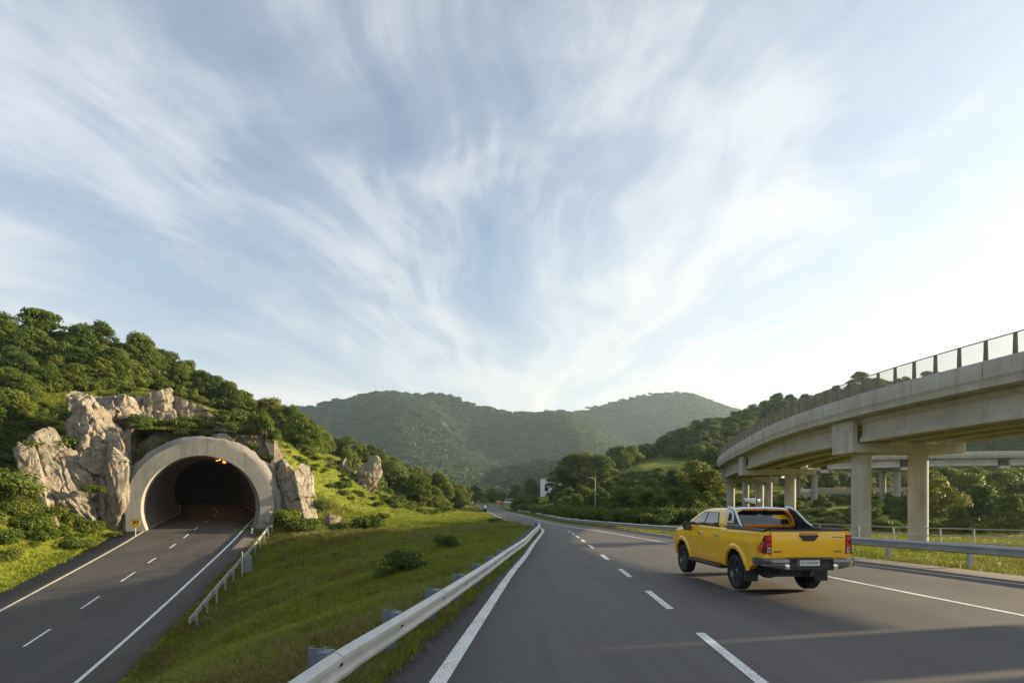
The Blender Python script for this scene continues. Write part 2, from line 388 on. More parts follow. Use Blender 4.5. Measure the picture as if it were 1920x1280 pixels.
# ---------------------------------------------------------------- road sheets
def asphalt(name,base,lanes):
    m,t,b=new_mat(name); p=t.pos()
    n=t.noise(p,.35,5,.6); f=t.noise(p,55,3,.7); s=t.noise(t.scaled(p,(1.1,.05,1)),1.0,4,.6)
    c=t.ramp(n,[(.3,tuple(x*.8 for x in base)),(.7,tuple(x*1.2 for x in base))])
    c=t.mix(t.maprange(s,.4,.65,0,.35),c,tuple(x*.68 for x in base))
    c=t.mix(t.maprange(f,.6,.75,0,.5),c,tuple(min(1,x*2.2) for x in base))
    c=t.mix(t.maprange(f,.22,.36,.45,0),c,(.015,.015,.015))
    wear=t.noise(t.scaled(p,(2.3,.10,1)),1.0,5,.65); c=t.mix(t.maprange(wear,.50,.66,0,.38),c,tuple(x*.60 for x in base)); wear2=t.noise(t.scaled(p,(1.1,.16,1)),2.0,6,.7); c=t.mix(t.maprange(wear2,.56,.70,0,.30),c,tuple(min(1,x*1.55) for x in base))
    v=t.new('ShaderNodeTexVoronoi',feature='DISTANCE_TO_EDGE'); v.inputs['Scale'].default_value=.22; w=t.new('ShaderNodeVectorMath',operation='ADD'); t.link(p,w.inputs[0])
    wn=t.new('ShaderNodeTexNoise'); wn.inputs['Scale'].default_value=.9; wn.inputs['Detail'].default_value=5; t.link(p,wn.inputs['Vector']); ws=t.new('ShaderNodeVectorMath',operation='SCALE'); ws.inputs['Scale'].default_value=2.2; t.link(wn.outputs['Color'],ws.inputs[0]); t.link(ws.outputs[0],w.inputs[1]); t.link(w.outputs[0],v.inputs['Vector'])
    crack=t.math('MULTIPLY',t.maprange(v.outputs['Distance'],.0,.006,.55,0),t.maprange(t.noise(p,.13,2),.5,.6))
    c=t.mix(crack,c,(.012,.012,.012))
    t.link(c,b.inputs['Base Color']); t.link(t.maprange(n,.3,.7,.62,.8),b.inputs['Roughness']); b.inputs['Specular IOR Level'].default_value=.35
    t.link(t.bump(f,.35,.012),b.inputs['Normal']); return m
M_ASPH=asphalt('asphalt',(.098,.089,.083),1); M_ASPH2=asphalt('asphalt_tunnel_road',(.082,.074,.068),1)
def paint(name,col,wear):
    m,t,b=new_mat(name); p=t.pos(); n=t.noise(p,38,5,.75); n2=t.noise(p,1.4,4,.6)
    k=t.maprange(t.math('ADD',n,t.math('MULTIPLY',n2,.25)),wear,wear+.06)
    t.link(t.mix(k,col,(.10,.095,.09)),b.inputs['Base Color']); b.inputs['Roughness'].default_value=.6; return m
M_WHITE=paint('white_road_paint',(.76,.75,.72),.66)
M_CREAM=paint('cream_road_paint',(.70,.62,.46),.70)
def strip(rows, name, mat, label, cat):
    rows=np.asarray(rows,float); n,k=rows.shape[:2]; I=np.arange(n*k).reshape(n,k)
    qd=np.stack([I[:-1,:-1],I[:-1,1:],I[1:,1:],I[1:,:-1]],-1).reshape(-1,4)
    o=link_mesh(name,np_mesh(name,rows.reshape(-1,3),qd,mat)); return tag(o,label,cat,kind='structure')
yy=np.unique(np.r_[np.linspace(-30,64,150),np.linspace(64,206,110)])
rows=[]
for y in yy:
    a,b_=float(XAL(y)),float(XAR(y)); z=float(zmain(y)); ks=np.linspace(0,1,9)
    jl=float(fbm(np.array([y*1.7]),np.array([3.3]),3)[0])*.16; jr=float(fbm(np.array([y*1.3]),np.array([9.3]),3)[0])*.2
    r=[(a-.1+jl,y,z-.2)]+[(a+jl+(b_+jr-a-jl)*k,y,z) for k in ks]+[(b_+.1+jr,y,z-.2)]; rows.append(r)
TT=np.gradient(TPTS[:,:2],axis=0); TT/=np.linalg.norm(TT,axis=1)[:,None]; TN=np.stack([TT[:,1],-TT[:,0]],1)
for i in range(1,len(TPTS)):
    a=TPTS[i,:2]-TN[i]*3.3; b_=TPTS[i,:2]+TN[i]*3.3; z=TPTS[i,2]
    rows.append([(a[0],a[1],z-.2)]+[(*(a+(b_-a)*k),z) for k in np.linspace(0,1,9)]+[(b_[0],b_[1],z-.2)])
strip(rows,'road',M_ASPH,'grey asphalt highway with white lines bending out of sight','road')
def lrow(i,offs,dz=0): return [(LPTS[i,0]+LN[i,0]*o,LPTS[i,1]+LN[i,1]*o,LZ[i]+dz) for o in offs]
rows=[]
for i in range(len(LPTS)):
    jr=float(fbm(np.array([i*.5]),np.array([5.3]),3)[0])*.3; w=4.25 if LPTS[i,1]>50.2 else None
    l,r_=(-w,w) if w else (-5.7,5.35+jr)
    rows.append([(LPTS[i,0]+LN[i,0]*l,LPTS[i,1]+LN[i,1]*l,LZ[i]-.25)]+lrow(i,np.linspace(l,r_,7))+[(LPTS[i,0]+LN[i,0]*r_,LPTS[i,1]+LN[i,1]*r_,LZ[i]-.25)])
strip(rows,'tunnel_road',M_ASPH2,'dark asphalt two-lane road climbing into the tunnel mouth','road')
mk=[]
def mark_main(fx,y0,y1,w,dz=.006,step=.6):
    ys=np.linspace(y0,y1,max(2,int((y1-y0)/step)+1)); return [[(float(fx(y))-w/2,y,float(zmain(y))+dz),(float(fx(y))+w/2,y,float(zmain(y))+dz)] for y in ys]
def marks(name,strips,mat,label):
    vs=[];qs=[]
    for s in strips:
        b0=len(vs)
        for a,c in s: vs+=[a,c]
        qs+=[(b0+2*i,b0+2*i+1,b0+2*i+3,b0+2*i+2) for i in range(len(s)-1)]
    tag(link_mesh(name,np_mesh(name,vs,qs,mat)),label,'road marking',kind='structure')
st=[mark_main(XL,-20,205,.20,step=.5),mark_main(XRI,-20,125,.14)]
y=5.55-2*5.4
dash=[]
# dashes as seen: start, end depths
for a,b_ in [(-6,-3.2),(-.6,2.1),(6.0,8.75),(10.75,13.0),(15.5,17.4),(20.3,22.4),(25.6,27.7),(29.8,31.8),(33.6,35.4),(37.2,38.8),(40.3,41.7)]: st.append(mark_main(XD,a,b_,.15,step=.4))
marks('road_marking',st,M_WHITE,'white edge lines and lane dashes of the highway')
marks('road_marking.001',[mark_main(XRO,-20,28.2,.12)],M_CREAM,'cream shoulder line by the long steel guard rail')
def mark_left(o,i0,i1,w): return [[(LPTS[i,0]+LN[i,0]*(o-w/2),LPTS[i,1]+LN[i,1]*(o-w/2),LZ[i]+.007),(LPTS[i,0]+LN[i,0]*(o+w/2),LPTS[i,1]+LN[i,1]*(o+w/2),LZ[i]+.007)] for i in range(i0,i1)]
n=len(LPTS); ld=[mark_left(3.85,0,n,.17)]
def idx_y(y): return int(np.argmin(np.abs(LPTS[:,1]-y)))
def lpx(px,py):                                    # station of a pixel on the tunnel road
    best=min(range(n),key=lambda i:abs((HY-(LZ[i]-CZ)/LPTS[i,1]*F)-py) if LPTS[i,1]>5 else 1e9); return best
for a,b_ in [(1207,1175),(1138,1115),(1087,1073),(1054,1043),(1028,1020),(1007,1001),(992,987),(979,975),(969,966),(961,958.5),(955,953)]:
    i0,i1=lpx(0,a),lpx(0,b_); ld.append(mark_left(-.2,i0,max(i1,i0+2)+1,.12))
marks('road_marking.002',ld,M_WHITE,'white edge line and lane dashes of the tunnel road')
marks('road_marking.003',[mark_left(-4.0,0,n,.17)],M_CREAM,'cream edge line on the rock side of the tunnel road')
# ---------------------------------------------------------------- tunnel
def concrete(name,base,stain=.5,scale=1.0,rough=.85,pos=True):
    m,t,b=new_mat(name); p=t.pos() if pos else t.new('ShaderNodeTexCoord').outputs['Object']
    n=t.noise(p,.8*scale,6,.65); f=t.noise(p,18,4,.7); s=t.noise(t.scaled(p,(2.2,2.2,.22)),1.0,5,.65)
    c=t.ramp(n,[(.3,tuple(x*.82 for x in base)),(.7,tuple(min(1,x*1.14) for x in base))])
    c=t.mix(t.maprange(s,.52,.72,0,stain),c,tuple(x*.5 for x in base))
    c=t.mix(t.maprange(f,.62,.75,0,.35),c,tuple(x*.6 for x in base))
    t.link(c,b.inputs['Base Color']); b.inputs['Roughness'].default_value=rough; b.inputs['Specular IOR Level'].default_value=.25
    t.link(t.bump(t.math('ADD',n,t.math('MULTIPLY',f,.4)),.3,.04),b.inputs['Normal']); return m
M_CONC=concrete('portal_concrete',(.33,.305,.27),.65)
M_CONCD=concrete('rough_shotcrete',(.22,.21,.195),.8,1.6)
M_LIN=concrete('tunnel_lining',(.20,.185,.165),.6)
def arch(r,ext=0.0,n=44,straight=False):
    """horseshoe outline (u, w); below the centre it narrows, or stands straight"""
    pts=[]; a0=math.asin(min(1,(CH+.5)/r)) if not straight else 0
    for k in range(n+1):
        a=-a0+(math.pi+2*a0)*k/n
        pts.append((r*math.cos(a),CH+r*math.sin(a)))
    if straight: pts=[(r*.985,-.6)]+[(r*.985,CH*.4)]+pts+[(-r*.985,CH*.4),(-r*.985,-.6)]
    return pts
def at_portal(u,w,v): return PC+PU*u+PV*v+Vector((0,0,w))
tun=tag(empty('road_tunnel',PC,0),'concrete tunnel portal with a rounded mouth set into the rocky hillside','tunnel')
def wl(o):                                  # keep world placement under a placed parent
    o.matrix_parent_inverse=Matrix.Translation(-Vector(o.parent.location)); return o
NA=48
def ring(ro,ri,v0,v1,so=True,jit=0,mb=None):
    A_,B_=arch(ro,n=NA,straight=so),arch(ri,n=NA)
    if so: B_=[(B_[0][0],-.6),B_[0]]+B_+[B_[-1],(B_[-1][0],-.6)]
    mb=mb or MB(); loops=[]
    for (pts,v) in ((B_,v1),(B_,v0),(A_,v0),(A_,v1)):
        loops.append([at_portal(u,w,v) for u,w in pts])
    mb.loft(loops,closed=False,cap=False); return mb
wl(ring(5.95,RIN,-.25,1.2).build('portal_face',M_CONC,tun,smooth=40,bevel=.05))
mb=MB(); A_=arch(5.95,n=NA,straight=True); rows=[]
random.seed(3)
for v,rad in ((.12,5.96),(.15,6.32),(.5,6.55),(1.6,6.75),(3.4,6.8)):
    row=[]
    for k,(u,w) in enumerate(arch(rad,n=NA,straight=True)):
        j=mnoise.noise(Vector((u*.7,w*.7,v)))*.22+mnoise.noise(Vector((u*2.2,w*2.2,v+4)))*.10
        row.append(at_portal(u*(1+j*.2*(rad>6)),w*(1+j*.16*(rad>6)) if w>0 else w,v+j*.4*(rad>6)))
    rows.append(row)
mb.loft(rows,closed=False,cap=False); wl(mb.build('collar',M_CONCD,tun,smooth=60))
# lining along the road
iP=idx_y(50)-1; rings=[]
for i in range(iP,len(LPTS),2):
    c=Vector((*LPTS[i],LZ[i])); nn=Vector((*LN[i],0))
    if i==iP: c=PC+PV*.2; nn=PU
    rr_=RIN+.02
    rings.append([c+nn*u+Vector((0,0,w)) for u,w in arch(rr_,n=30)])
mb=MB(); mb.loft(rings,closed=False,cap=False); mb.f.append(tuple(len(mb.v)-31+k for k in range(31))); mb.m.append(0)
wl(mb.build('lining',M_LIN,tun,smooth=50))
# raised verge kerbs inside
for s in (-1,1):
    mb=MB(); rows=[]
    for i in range(iP+1,len(LPTS),2):
        c=Vector((*LPTS[i],LZ[i])); nn=Vector((*LN[i],0))
        rows.append([c+nn*s*o+Vector((0,0,h)) for o,h in ((4.55,-.1),(4.55,.16),(4.2,.16),(4.2,-.1))])
    mb.loft(rows,closed=False,cap=False); wl(mb.build('kerb',M_LIN,tun))
# lamps on the vault
M_LAMP=emis('tunnel_lamp_glow',(1,.40,.09),1.1); M_DARK=simple('dark_metal',(.03,.03,.032),.5,.3)
M_SIGNAL=emis('lane_signal_glow',(1,.20,.04),1.3)
first=None
for k,i in enumerate([idx_y(50)+9,idx_y(50)+17,idx_y(50)+23,idx_y(50)+29,idx_y(50)+35,idx_y(50)+41,idx_y(50)+47]):
    c=Vector((*LPTS[i],LZ[i]+CH+RIN-.24))+Vector((*LN[i],0))*.5
    ang=math.atan2(LT[i,1],LT[i,0])
    if first is None:
        r=empty('tunnel_lamp',c,ang); a=MB().box((0,0,.1),(.75,.26,.14)).build('housing',M_DARK,r,bevel=.02); b=MB().box((0,0,-.01),(.66,.2,.05)).build('diffuser',M_LAMP,r,bevel=.01); first=(r,a,b)
    else:
        r=first[0].copy(); COL.objects.link(r); r.location=c; r.rotation_euler=(0,0,ang)
        for ch in first[1:]: d=ch.copy(); COL.objects.link(d); d.parent=r
    lab='amber lamp on the tunnel vault, the one closest to the mouth' if k==0 else 'amber tunnel lamp in the receding row deep under the vault'
    tag(r,lab,'lamp','lamps along the tunnel vault')
    pl=bpy.data.lights.new('lamp_glow','POINT'); pl.energy=2.0 if k<2 else 9.0; pl.color=(1,.42,.12); pl.shadow_soft_size=.3
    po=bpy.data.objects.new('lamp_glow',pl); COL.objects.link(po); po.location=c-Vector((0,0,.35))
i=idx_y(50)+13; c=Vector((*LPTS[i],LZ[i]+CH+RIN-.75))+Vector((*LN[i],0))*.9
r=tag(empty('lane_signal',c,math.atan2(LT[i,1],LT[i,0])),'small square orange lane signal hanging under the tunnel vault','signal')
MB().box((0,0,0),(.14,.46,.46)).box((0,0,.5),(.06,.06,.55)).build('housing',M_DARK,r,bevel=.02)
MB().lathe([(0.0,-.075),(.15,-.075),(.18,-.08),(.15,-.09),(0,-.09)],20,'X').build('lens',M_SIGNAL,r)

# ---------------------------------------------------------------- rocks
def rock_mat():
    m,t,b=new_mat('weathered_rock'); p=t.pos()
    n=t.noise(p,.55,7,.68); f=t.noise(p,4.5,6,.7); s=t.noise(t.scaled(p,(1.6,1.6,.35)),1.3,6,.7)
    c=t.ramp(n,[(.3,(.165,.138,.105)),(.5,(.285,.248,.195)),(.72,(.40,.36,.295))])
    c=t.mix(t.maprange(s,.50,.62,0,.8),c,(.17,.155,.135))
    c=t.mix(t.maprange(t.noise(p,.9,5,.6),.56,.68,0,.65),c,(.24,.145,.07))
    v=t.new('ShaderNodeTexVoronoi',feature='DISTANCE_TO_EDGE'); v.inputs['Scale'].default_value=.75
    wn=t.new('ShaderNodeTexNoise'); wn.inputs['Scale'].default_value=1.1; wn.inputs['Detail'].default_value=5; t.link(p,wn.inputs['Vector'])
    ws=t.new('ShaderNodeVectorMath',operation='ADD'); t.link(p,ws.inputs[0]); t.link(wn.outputs['Color'],ws.inputs[1]); t.link(ws.outputs[0],v.inputs['Vector'])
    c=t.mix(t.math('MULTIPLY',t.maprange(v.outputs['Distance'],0,.03,.8,0),t.maprange(n,.42,.6)),c,(.075,.065,.055))
    c=t.mix(t.maprange(f,.56,.70,0,.65),c,(.06,.053,.045))
    t.link(c,b.inputs['Base Color']); b.inputs['Roughness'].default_value=.92; b.inputs['Specular IOR Level'].default_value=.2
    h=t.math('ADD',t.math('MULTIPLY',n,1.2),t.math('ADD',t.math('MULTIPLY',f,.45),t.math('MULTIPLY',t.maprange(v.outputs['Distance'],0,.06),.12)))
    t.link(t.bump(h,.9,.28),b.inputs['Normal']); return m
M_ROCK=rock_mat()
def rock(name,c,size,rz,seed,label,sub=5,cuts=18,rx=0,ry=0,rough=.115,cat='rock',group=None,extra=()):
    rnd=random.Random(seed); bm=bmesh.new(); bmesh.ops.create_icosphere(bm,subdivisions=sub,radius=1)
    pl=[]
    for _ in range(cuts):
        d=Vector((rnd.gauss(0,1),rnd.gauss(0,1),rnd.gauss(0,.8))).normalized(); pl.append((d,rnd.uniform(.50,.84)))
    pl+=[(Vector(a).normalized(),h) for a,h in extra]
    o=Vector((seed*3.1,seed*1.7,0)); S=Vector(size)/2
    for v in bm.verts:
        p=v.co.copy()
        for d,h in pl:
            e=p.dot(d)-h
            if e>0: p-=d*e*.93
        q=Vector((p.x*S.x,p.y*S.y,p.z*S.z)); w=q*.45+o
        n1=mnoise.hetero_terrain(w,1.0,2.1,5,.6)*.5
        n2=mnoise.noise(q*1.5+o); n3=abs(mnoise.noise(Vector((q.x*1.1,q.y*1.1,q.z*.4))*1.4+o))
        st=mnoise.cell(Vector((q.x*.55+q.z*.25,q.y*.55,q.z*.8-q.x*.3))+o)
        k=min(S)*rough
        q+=p.normalized()*k*((n1-.4)*1.0+n2*.35-(.22-min(n3,.22))*2.6+(st-.5)*.9)
        v.co=q
    me=bpy.data.meshes.new(name); bm.to_mesh(me); bm.free(); me.materials.append(M_ROCK); shade(me,38)
    ob=link_mesh(name,me); ob.location=c; ob.rotation_euler=(rx,ry,rz)
    return tag(ob,label,cat,group)
G='rock outcrops round the tunnel mouth'
ROCKS=[((78,905,45.5),(3.0,5,7.6),R(20),11,'pointed slab of pale rock leaning at the outer foot of the cliff',0,-.32),
 ((135,900,47.2),(5.2,5,8.2),R(30),12,'broad pale cliff buttress above the grass verge of the tunnel road',0,-.28),
 ((178,835,50.0),(6.8,6,8.0),R(-15),13,'blocky pale rock face half-way up the cliff beside the portal',0,-.1),
 ((198,900,49.0),(3.6,4,7.6),R(10),14,'brown stained rock pillar standing on the verge next to the portal',0,-.12),
 ((214,780,54.0),(7.4,6,5.2),R(25),15,'tall crest rock at the top of the cliff above the portal',0,.15),
 ((166,772,56.0),(4.2,5,4.2),R(-30),16,'rounded grey rock at the upper outer end of the cliff',0,.1),
 ((282,770,58.0),(7.2,6,5.6),R(12),17,'cracked brown rock in the middle of the crest band',0,.12),
 ((345,782,60.0),(8.6,6,5.0),R(-8),18,'long sloping rock at the low end of the crest band',.0,.30),
 ((222,915,51.5),(3.4,4,8.4),R(0),19,'dark shaded rock wall in the recess beside the portal',0,0),
 ((258,800,56.0),(6.4,5,4.6),R(40),20,'low rock ledge between the crest band and the portal arch',0,.2),
 ((222,898,48.2),(2.5,3,8.4),R(-5),31,'dark cracked rock filling the gap right against the portal flank',0,.05),
 ((250,835,54.0),(3.6,4,4.4),R(20),32,'shaded rock shoulder between the cliff and the arch',0,.2),
 ((478,838,55.2),(3.4,4,3.6),R(-20),33,'brown rock just above the arch on the side of the tan boulder',0,.4),
 ((300,822,54.0),(4.4,3,2.0),R(12),22,'mossy rock lying directly on the shoulder of the arch',0,-.4),
 ((425,812,54.5),(4.2,3,1.7),R(-12),23,'flat grey rock resting on top of the arch',0,.35),
 ((682,895,75.0),(3.8,4,6.0),R(-20),24,'narrow tan rock face among bushes far along the slope',0,.5),
 ((640,885,74.0),(3.0,3.5,4.6),R(10),25,'dark ivy-covered rock knob on the bushy slope',0,.1),
 ((622,972,53.5),(2.1,1.6,1.5),R(15),26,'pale boulder half hidden by bushes at the foot of the slope',0,.1),
 ((106,983,42.5),(.5,.5,1.5),R(15),27,'small upright pale stone in the grass bank',0,-.2),
 ((770,1011,41.0),(3.0,1.2,.5),R(5),28,'flat pale stone slab lying in the meadow',0,0),
 ((508,975,50.5),(1.1,1.2,1.7),R(5),29,'brown stone wedged against the foot of the portal',0,0)]
for (px,py,d),sz,rz,sd,lab,rx,ry in ROCKS:
    big=max(sz)>2.5
    dz=(.30 if sd==21 else .16)*sz[2] if big else 0
    rock('rock_outcrop' if big else 'boulder',P(px,py,d)-Vector((0,0,dz)),(sz[0]*1.12,sz[1]*1.12,sz[2]*1.12+2*dz),rz,sd,lab,sub=6 if big else 4,rx=rx,ry=ry,group=G if big else None,extra=[((.8,-.1,.6),.30),((.1,-1,.15),.6)] if sd==21 else ())
for (u,w,v),sz,rz,sd,lab in (((-7.0,6.2,1.1),(2.6,2.0,5.6),R(-20),41,'upright dark rock hugging the upper flank of the arch on the cliff side'),((6.8,4.6,1.3),(2.5,2.0,4.8),R(-20),42,'upright rock hugging the flank of the arch on the meadow side'),((-6.9,2.2,1.0),(2.2,2.0,6.0),R(-10),43,'dark lower rock between the brown pillar and the portal wall'),((6.9,1.6,1.4),(2.4,2.0,4.5),R(-10),44,'low rock at the portal foot behind the weathered rail'),((0.5,8.1,2.4),(7.5,2.2,1.9),R(-20),45,'long low ledge of grey rock along the crown of the arch')):
    rock('rock_outcrop',at_portal(u,w,v),sz,rz,sd,lab,sub=6,group=G)
rock('rock_outcrop',at_portal(8.3,2.6,1.0),(4.4,4.5,9.6),R(-20),21,'big smooth tan boulder leaning on the portal above the grass',sub=6,group=G,extra=[((.85,-.1,.5),.42),((.1,-1,.15),.6)])
# ---------------------------------------------------------------- viaduct
M_BR=concrete('bridge_concrete',(.45,.42,.365),.6,.7); M_BRG=concrete('girder_concrete',(.43,.395,.335),.45,.7)
M_COLM=concrete('column_concrete',(.45,.415,.36),.4,.8)
M_STEEL=simple('fence_steel',(.16,.13,.12),.5,.5)
EP=[(26.5,-6,8.05),(23.8,6,8.05),(21.5,16,8.02),(20,22,8.0),(19.1,28,8.0),(18.9,33,8.0),(19.5,41,8.0),(21.1,50,7.9),(23,59,7.8),(25.4,68,7.75),(30,79,8.3),(37,89,9.2),(47,97,10.1),(60,101,10.7),(80,103,11.2),(110,104,11.5)]
BP,BS=curve_pts(EP,1.15); BT=np.gradient(BP[:,:2],axis=0); BT/=np.linalg.norm(BT,axis=1)[:,None]; BN=np.stack([BT[:,1],-BT[:,0]],1)
def bpt(i,u,w): return Vector((BP[i,0]+BN[i,0]*u,BP[i,1]+BN[i,1]*u,BP[i,2]+w))
WD=7.4
via=tag(empty('viaduct',(19,33,0)),'curved concrete viaduct on round columns swinging round behind the trees','bridge')
def sweep(prof,name,mat,i0=0,i1=None,closed=True,smooth=40):
    mb=MB(); mb.loft([[bpt(i,u,w) for u,w in prof] for i in range(i0,i1 or len(BP))],closed=closed,cap=closed); return wl(mb.build(name,mat,via,smooth=smooth))
sweep([(.30,-.86),(.30,-1.16),(2.0,-1.2),(WD-2,-1.2),(WD-.3,-1.16),(WD-.3,-.86)],'deck',M_BR)
sweep([(0,0),(.26,0),(.298,-.86),(.298,-1.155),(.02,-1.12),(.0,-.78),(-.035,-.74),(-.035,-.06)],'parapet',M_BR)
sweep([(WD,0),(WD-.26,0),(WD-.298,-.86),(WD-.298,-1.155),(WD-.02,-1.12),(WD,-.78),(WD+.035,-.74),(WD+.035,-.06)],'parapet',M_BR)
M_JNT=simple('dark_joint',(.09,.085,.075),.9); near_par=[o for o in via.children if o.name.startswith('parapet')][0]
for i in range(2,84,3):  # dark strips marking the joints between parapet panels
    a=math.atan2(BT[i,1],BT[i,0]); c=bpt(i,-.036,-.40); MB().box(c,(.022,.008,.70),rz=a).build('joint',M_JNT,near_par)
PIERS=[]
for s_y in (11.5,32.8,54.0,71.0): PIERS.append(int(np.argmin(np.abs(BP[:70,1]-s_y))))
last=PIERS[-1]
while last+16<len(BP)-3: last+=16; PIERS.append(last)
bounds=[0]+PIERS+[len(BP)-1]
for gu in (1.05,2.85,4.65,6.45):
    prof=[(gu-.34,-1.19),(gu-.34,-1.34),(gu-.17,-1.5),(gu-.17,-2.12),(gu-.33,-2.28),(gu-.33,-2.5),(gu+.33,-2.5),(gu+.33,-2.28),(gu+.17,-2.12),(gu+.17,-1.5),(gu+.34,-1.34),(gu+.34,-1.19)]
    for a,b in zip(bounds[:-1],bounds[1:]):
        if b-a<3: continue
        a2=a+(0 if a==0 else 1); b2=b
        rings=[[bpt(i,u,w) for u,w in prof] for i in range(a2,b2)]
        if len(rings)<2: continue
        mb=MB(); mb.loft(rings); wl(mb.build('girder',M_BRG,via,smooth=35))
for k,i in enumerate(PIERS):
    c=bpt(i,0,0); T=Vector((*BT[i],0)); N=Vector((*BN[i],0)); h=1.0
    def bl(u,w,v): return c+N*u+T*v+Vector((0,0,w))
    mb=MB()
    # upstand at the outer end, beam below the girders, upstand at the far end
    mb.prism([bl(.42,-1.18,-h),bl(.42,-3.05,-h),bl(6.9,-3.05,-h),bl(6.9,-2.53,-h),bl(.72,-2.53,-h),bl(.72,-1.22,-h)],T*(2*h))
    wl(mb.build('pier_cap',M_BR,via,bevel=.025))
    gz_=float(ground([(c.x+3,c.y)])[0])-1.2
    for u in ((1.55,4.9) if k!=2 else (4.9,)):
        b=bl(u,0,0); top=c.z-3.05; r=.5
        mb=MB(); mb.lathe([(0,top),(r,top),(r,top-.3),(r,gz_),(0,gz_)],36,'Z',(b.x,b.y,0)); wl(mb.build('column',M_COLM,via,smooth=40))
# mesh fence on the parapet: a part with its own posts
M_MESH,t,b=new_mat('fence_mesh'); b.inputs['Base Color'].default_value=(.27,.22,.16,1); b.inputs['Roughness'].default_value=.7
tr=t.new('ShaderNodeBsdfTransparent'); mx=t.new('ShaderNodeMixShader'); w1=t.new('ShaderNodeLayerWeight'); w1.inputs[0].default_value=.35
fac=t.maprange(w1.outputs['Facing'],0,1,.16,.9); t.link(fac,mx.inputs[0]); t.link(tr.outputs[0],mx.inputs[1]); t.link(b.outputs[0],mx.inputs[2]); t.link(mx.outputs[0],M_MESH.node_tree.nodes['Material Output'].inputs[0])
NF=min(96,len(BP)); mb=MB(); mb.loft([[bpt(i,.13,0),bpt(i,.13,.84)] for i in range(0,NF)],closed=False,cap=False)
fence=wl(mb.build('mesh_fence',M_MESH,via,smooth=50))
def sub(o): o.matrix_parent_inverse=Matrix.Identity(4); return o
rl=MB().tube([bpt(i,.13,.87) for i in range(0,NF)],.026,6).build('top_rail',M_STEEL,fence)
for i in range(0,NF,1):
    b0=bpt(i,.13,0); ang=math.atan2(BT[i,1],BT[i,0]); mb=MB()
    Mx=Matrix.Rotation(ang,4,'Z')
    vs=[Mx@Vector((a*w,bb*.05,z))+b0 for z,w in ((-.01,.075),(.85,.048)) for a,bb in ((-1,-1),(1,-1),(1,1),(-1,1))]
    mb.add(vs,[(0,1,2,3),(4,5,6,7),(0,1,5,4),(1,2,6,5),(2,3,7,6),(3,0,4,7)]); mb.build('post',M_STEEL,fence)
# second low overpass far behind the columns
ov=tag(empty('overpass',(0,0,0)),'low flat concrete overpass seen between the viaduct columns','bridge')
a=P(1480,922,112); b=P(1840,919,124); d=(b-a).normalized(); n_=Vector((d.y,-d.x,0)); L=(b-a).length
def seg(o0,o1,w0,w1,name,mat):
    MB().prism([a+n_*o0+Vector((0,0,w0)),a+n_*o1+Vector((0,0,w0)),a+n_*o1+Vector((0,0,w1)),a+n_*o0+Vector((0,0,w1))],d*L).build(name,mat,ov,bevel=.03)
seg(-.2,7.2,-.5,0,'deck',M_BR); seg(.2,6.8,-2.0,-.503,'girder',M_BRG); seg(-.25,.1,.003,.6,'parapet',M_BR); seg(6.9,7.25,.003,.6,'parapet',M_BR)
for k in range(6):
    p=a+d*(L*(k+.4)/5.6)+n_*3.5; MB().lathe([(0,p.z-2.003),(.6,p.z-2.003),(.6,-6),(0,-6)],24,'Z',(p.x,p.y,0)).build('column',M_COLM,ov,smooth=40)
# ---------------------------------------------------------------- guard rails, fences, signs
def galv(name,col,vary=.1,metal=.35,rough=.42):
    m,t,b=new_mat(name); p=t.pos(); n=t.noise(p,2.3,5,.65); s=t.noise(t.scaled(p,(6,6,.8)),1.5,4,.6)
    c=t.ramp(n,[(.3,tuple(x*(1-vary) for x in col)),(.7,tuple(x*(1+vary) for x in col))])
    c=t.mix(t.maprange(s,.60,.72,0,.35),c,(.30,.25,.19))
    t.link(c,b.inputs['Base Color']); b.inputs['Metallic'].default_value=metal; t.link(t.maprange(n,.3,.7,rough-.08,rough+.12),b.inputs['Roughness']); return m
M_RAILW=galv('pale_galvanised',(.50,.495,.475),.10,.2,.42); M_RAILG=galv('grey_galvanised',(.36,.375,.40),.12,.5,.42); M_RAILM=galv('weathered_rail',(.34,.335,.32),.25,.2,.65)
M_BLUE=galv('blue_painted_post',(.145,.175,.225),.2,.2,.5); M_BOLT=simple('bolt_steel',(.05,.045,.04),.6,.4)
M_POSTG=galv('grey_post',(.42,.42,.42),.15,.3,.55)
WPROF=[(0,1),(.035,.985),(.10,.86),(.105,.72),(.03,.56),(.03,.44),(.105,.28),(.10,.14),(.035,.015),(0,0),(-.006,.02),(.022,.04),(.085,.15),(.088,.27),(.018,.43),(.018,.57),(.088,.73),(.085,.85),(.022,.96),(-.006,.98)]
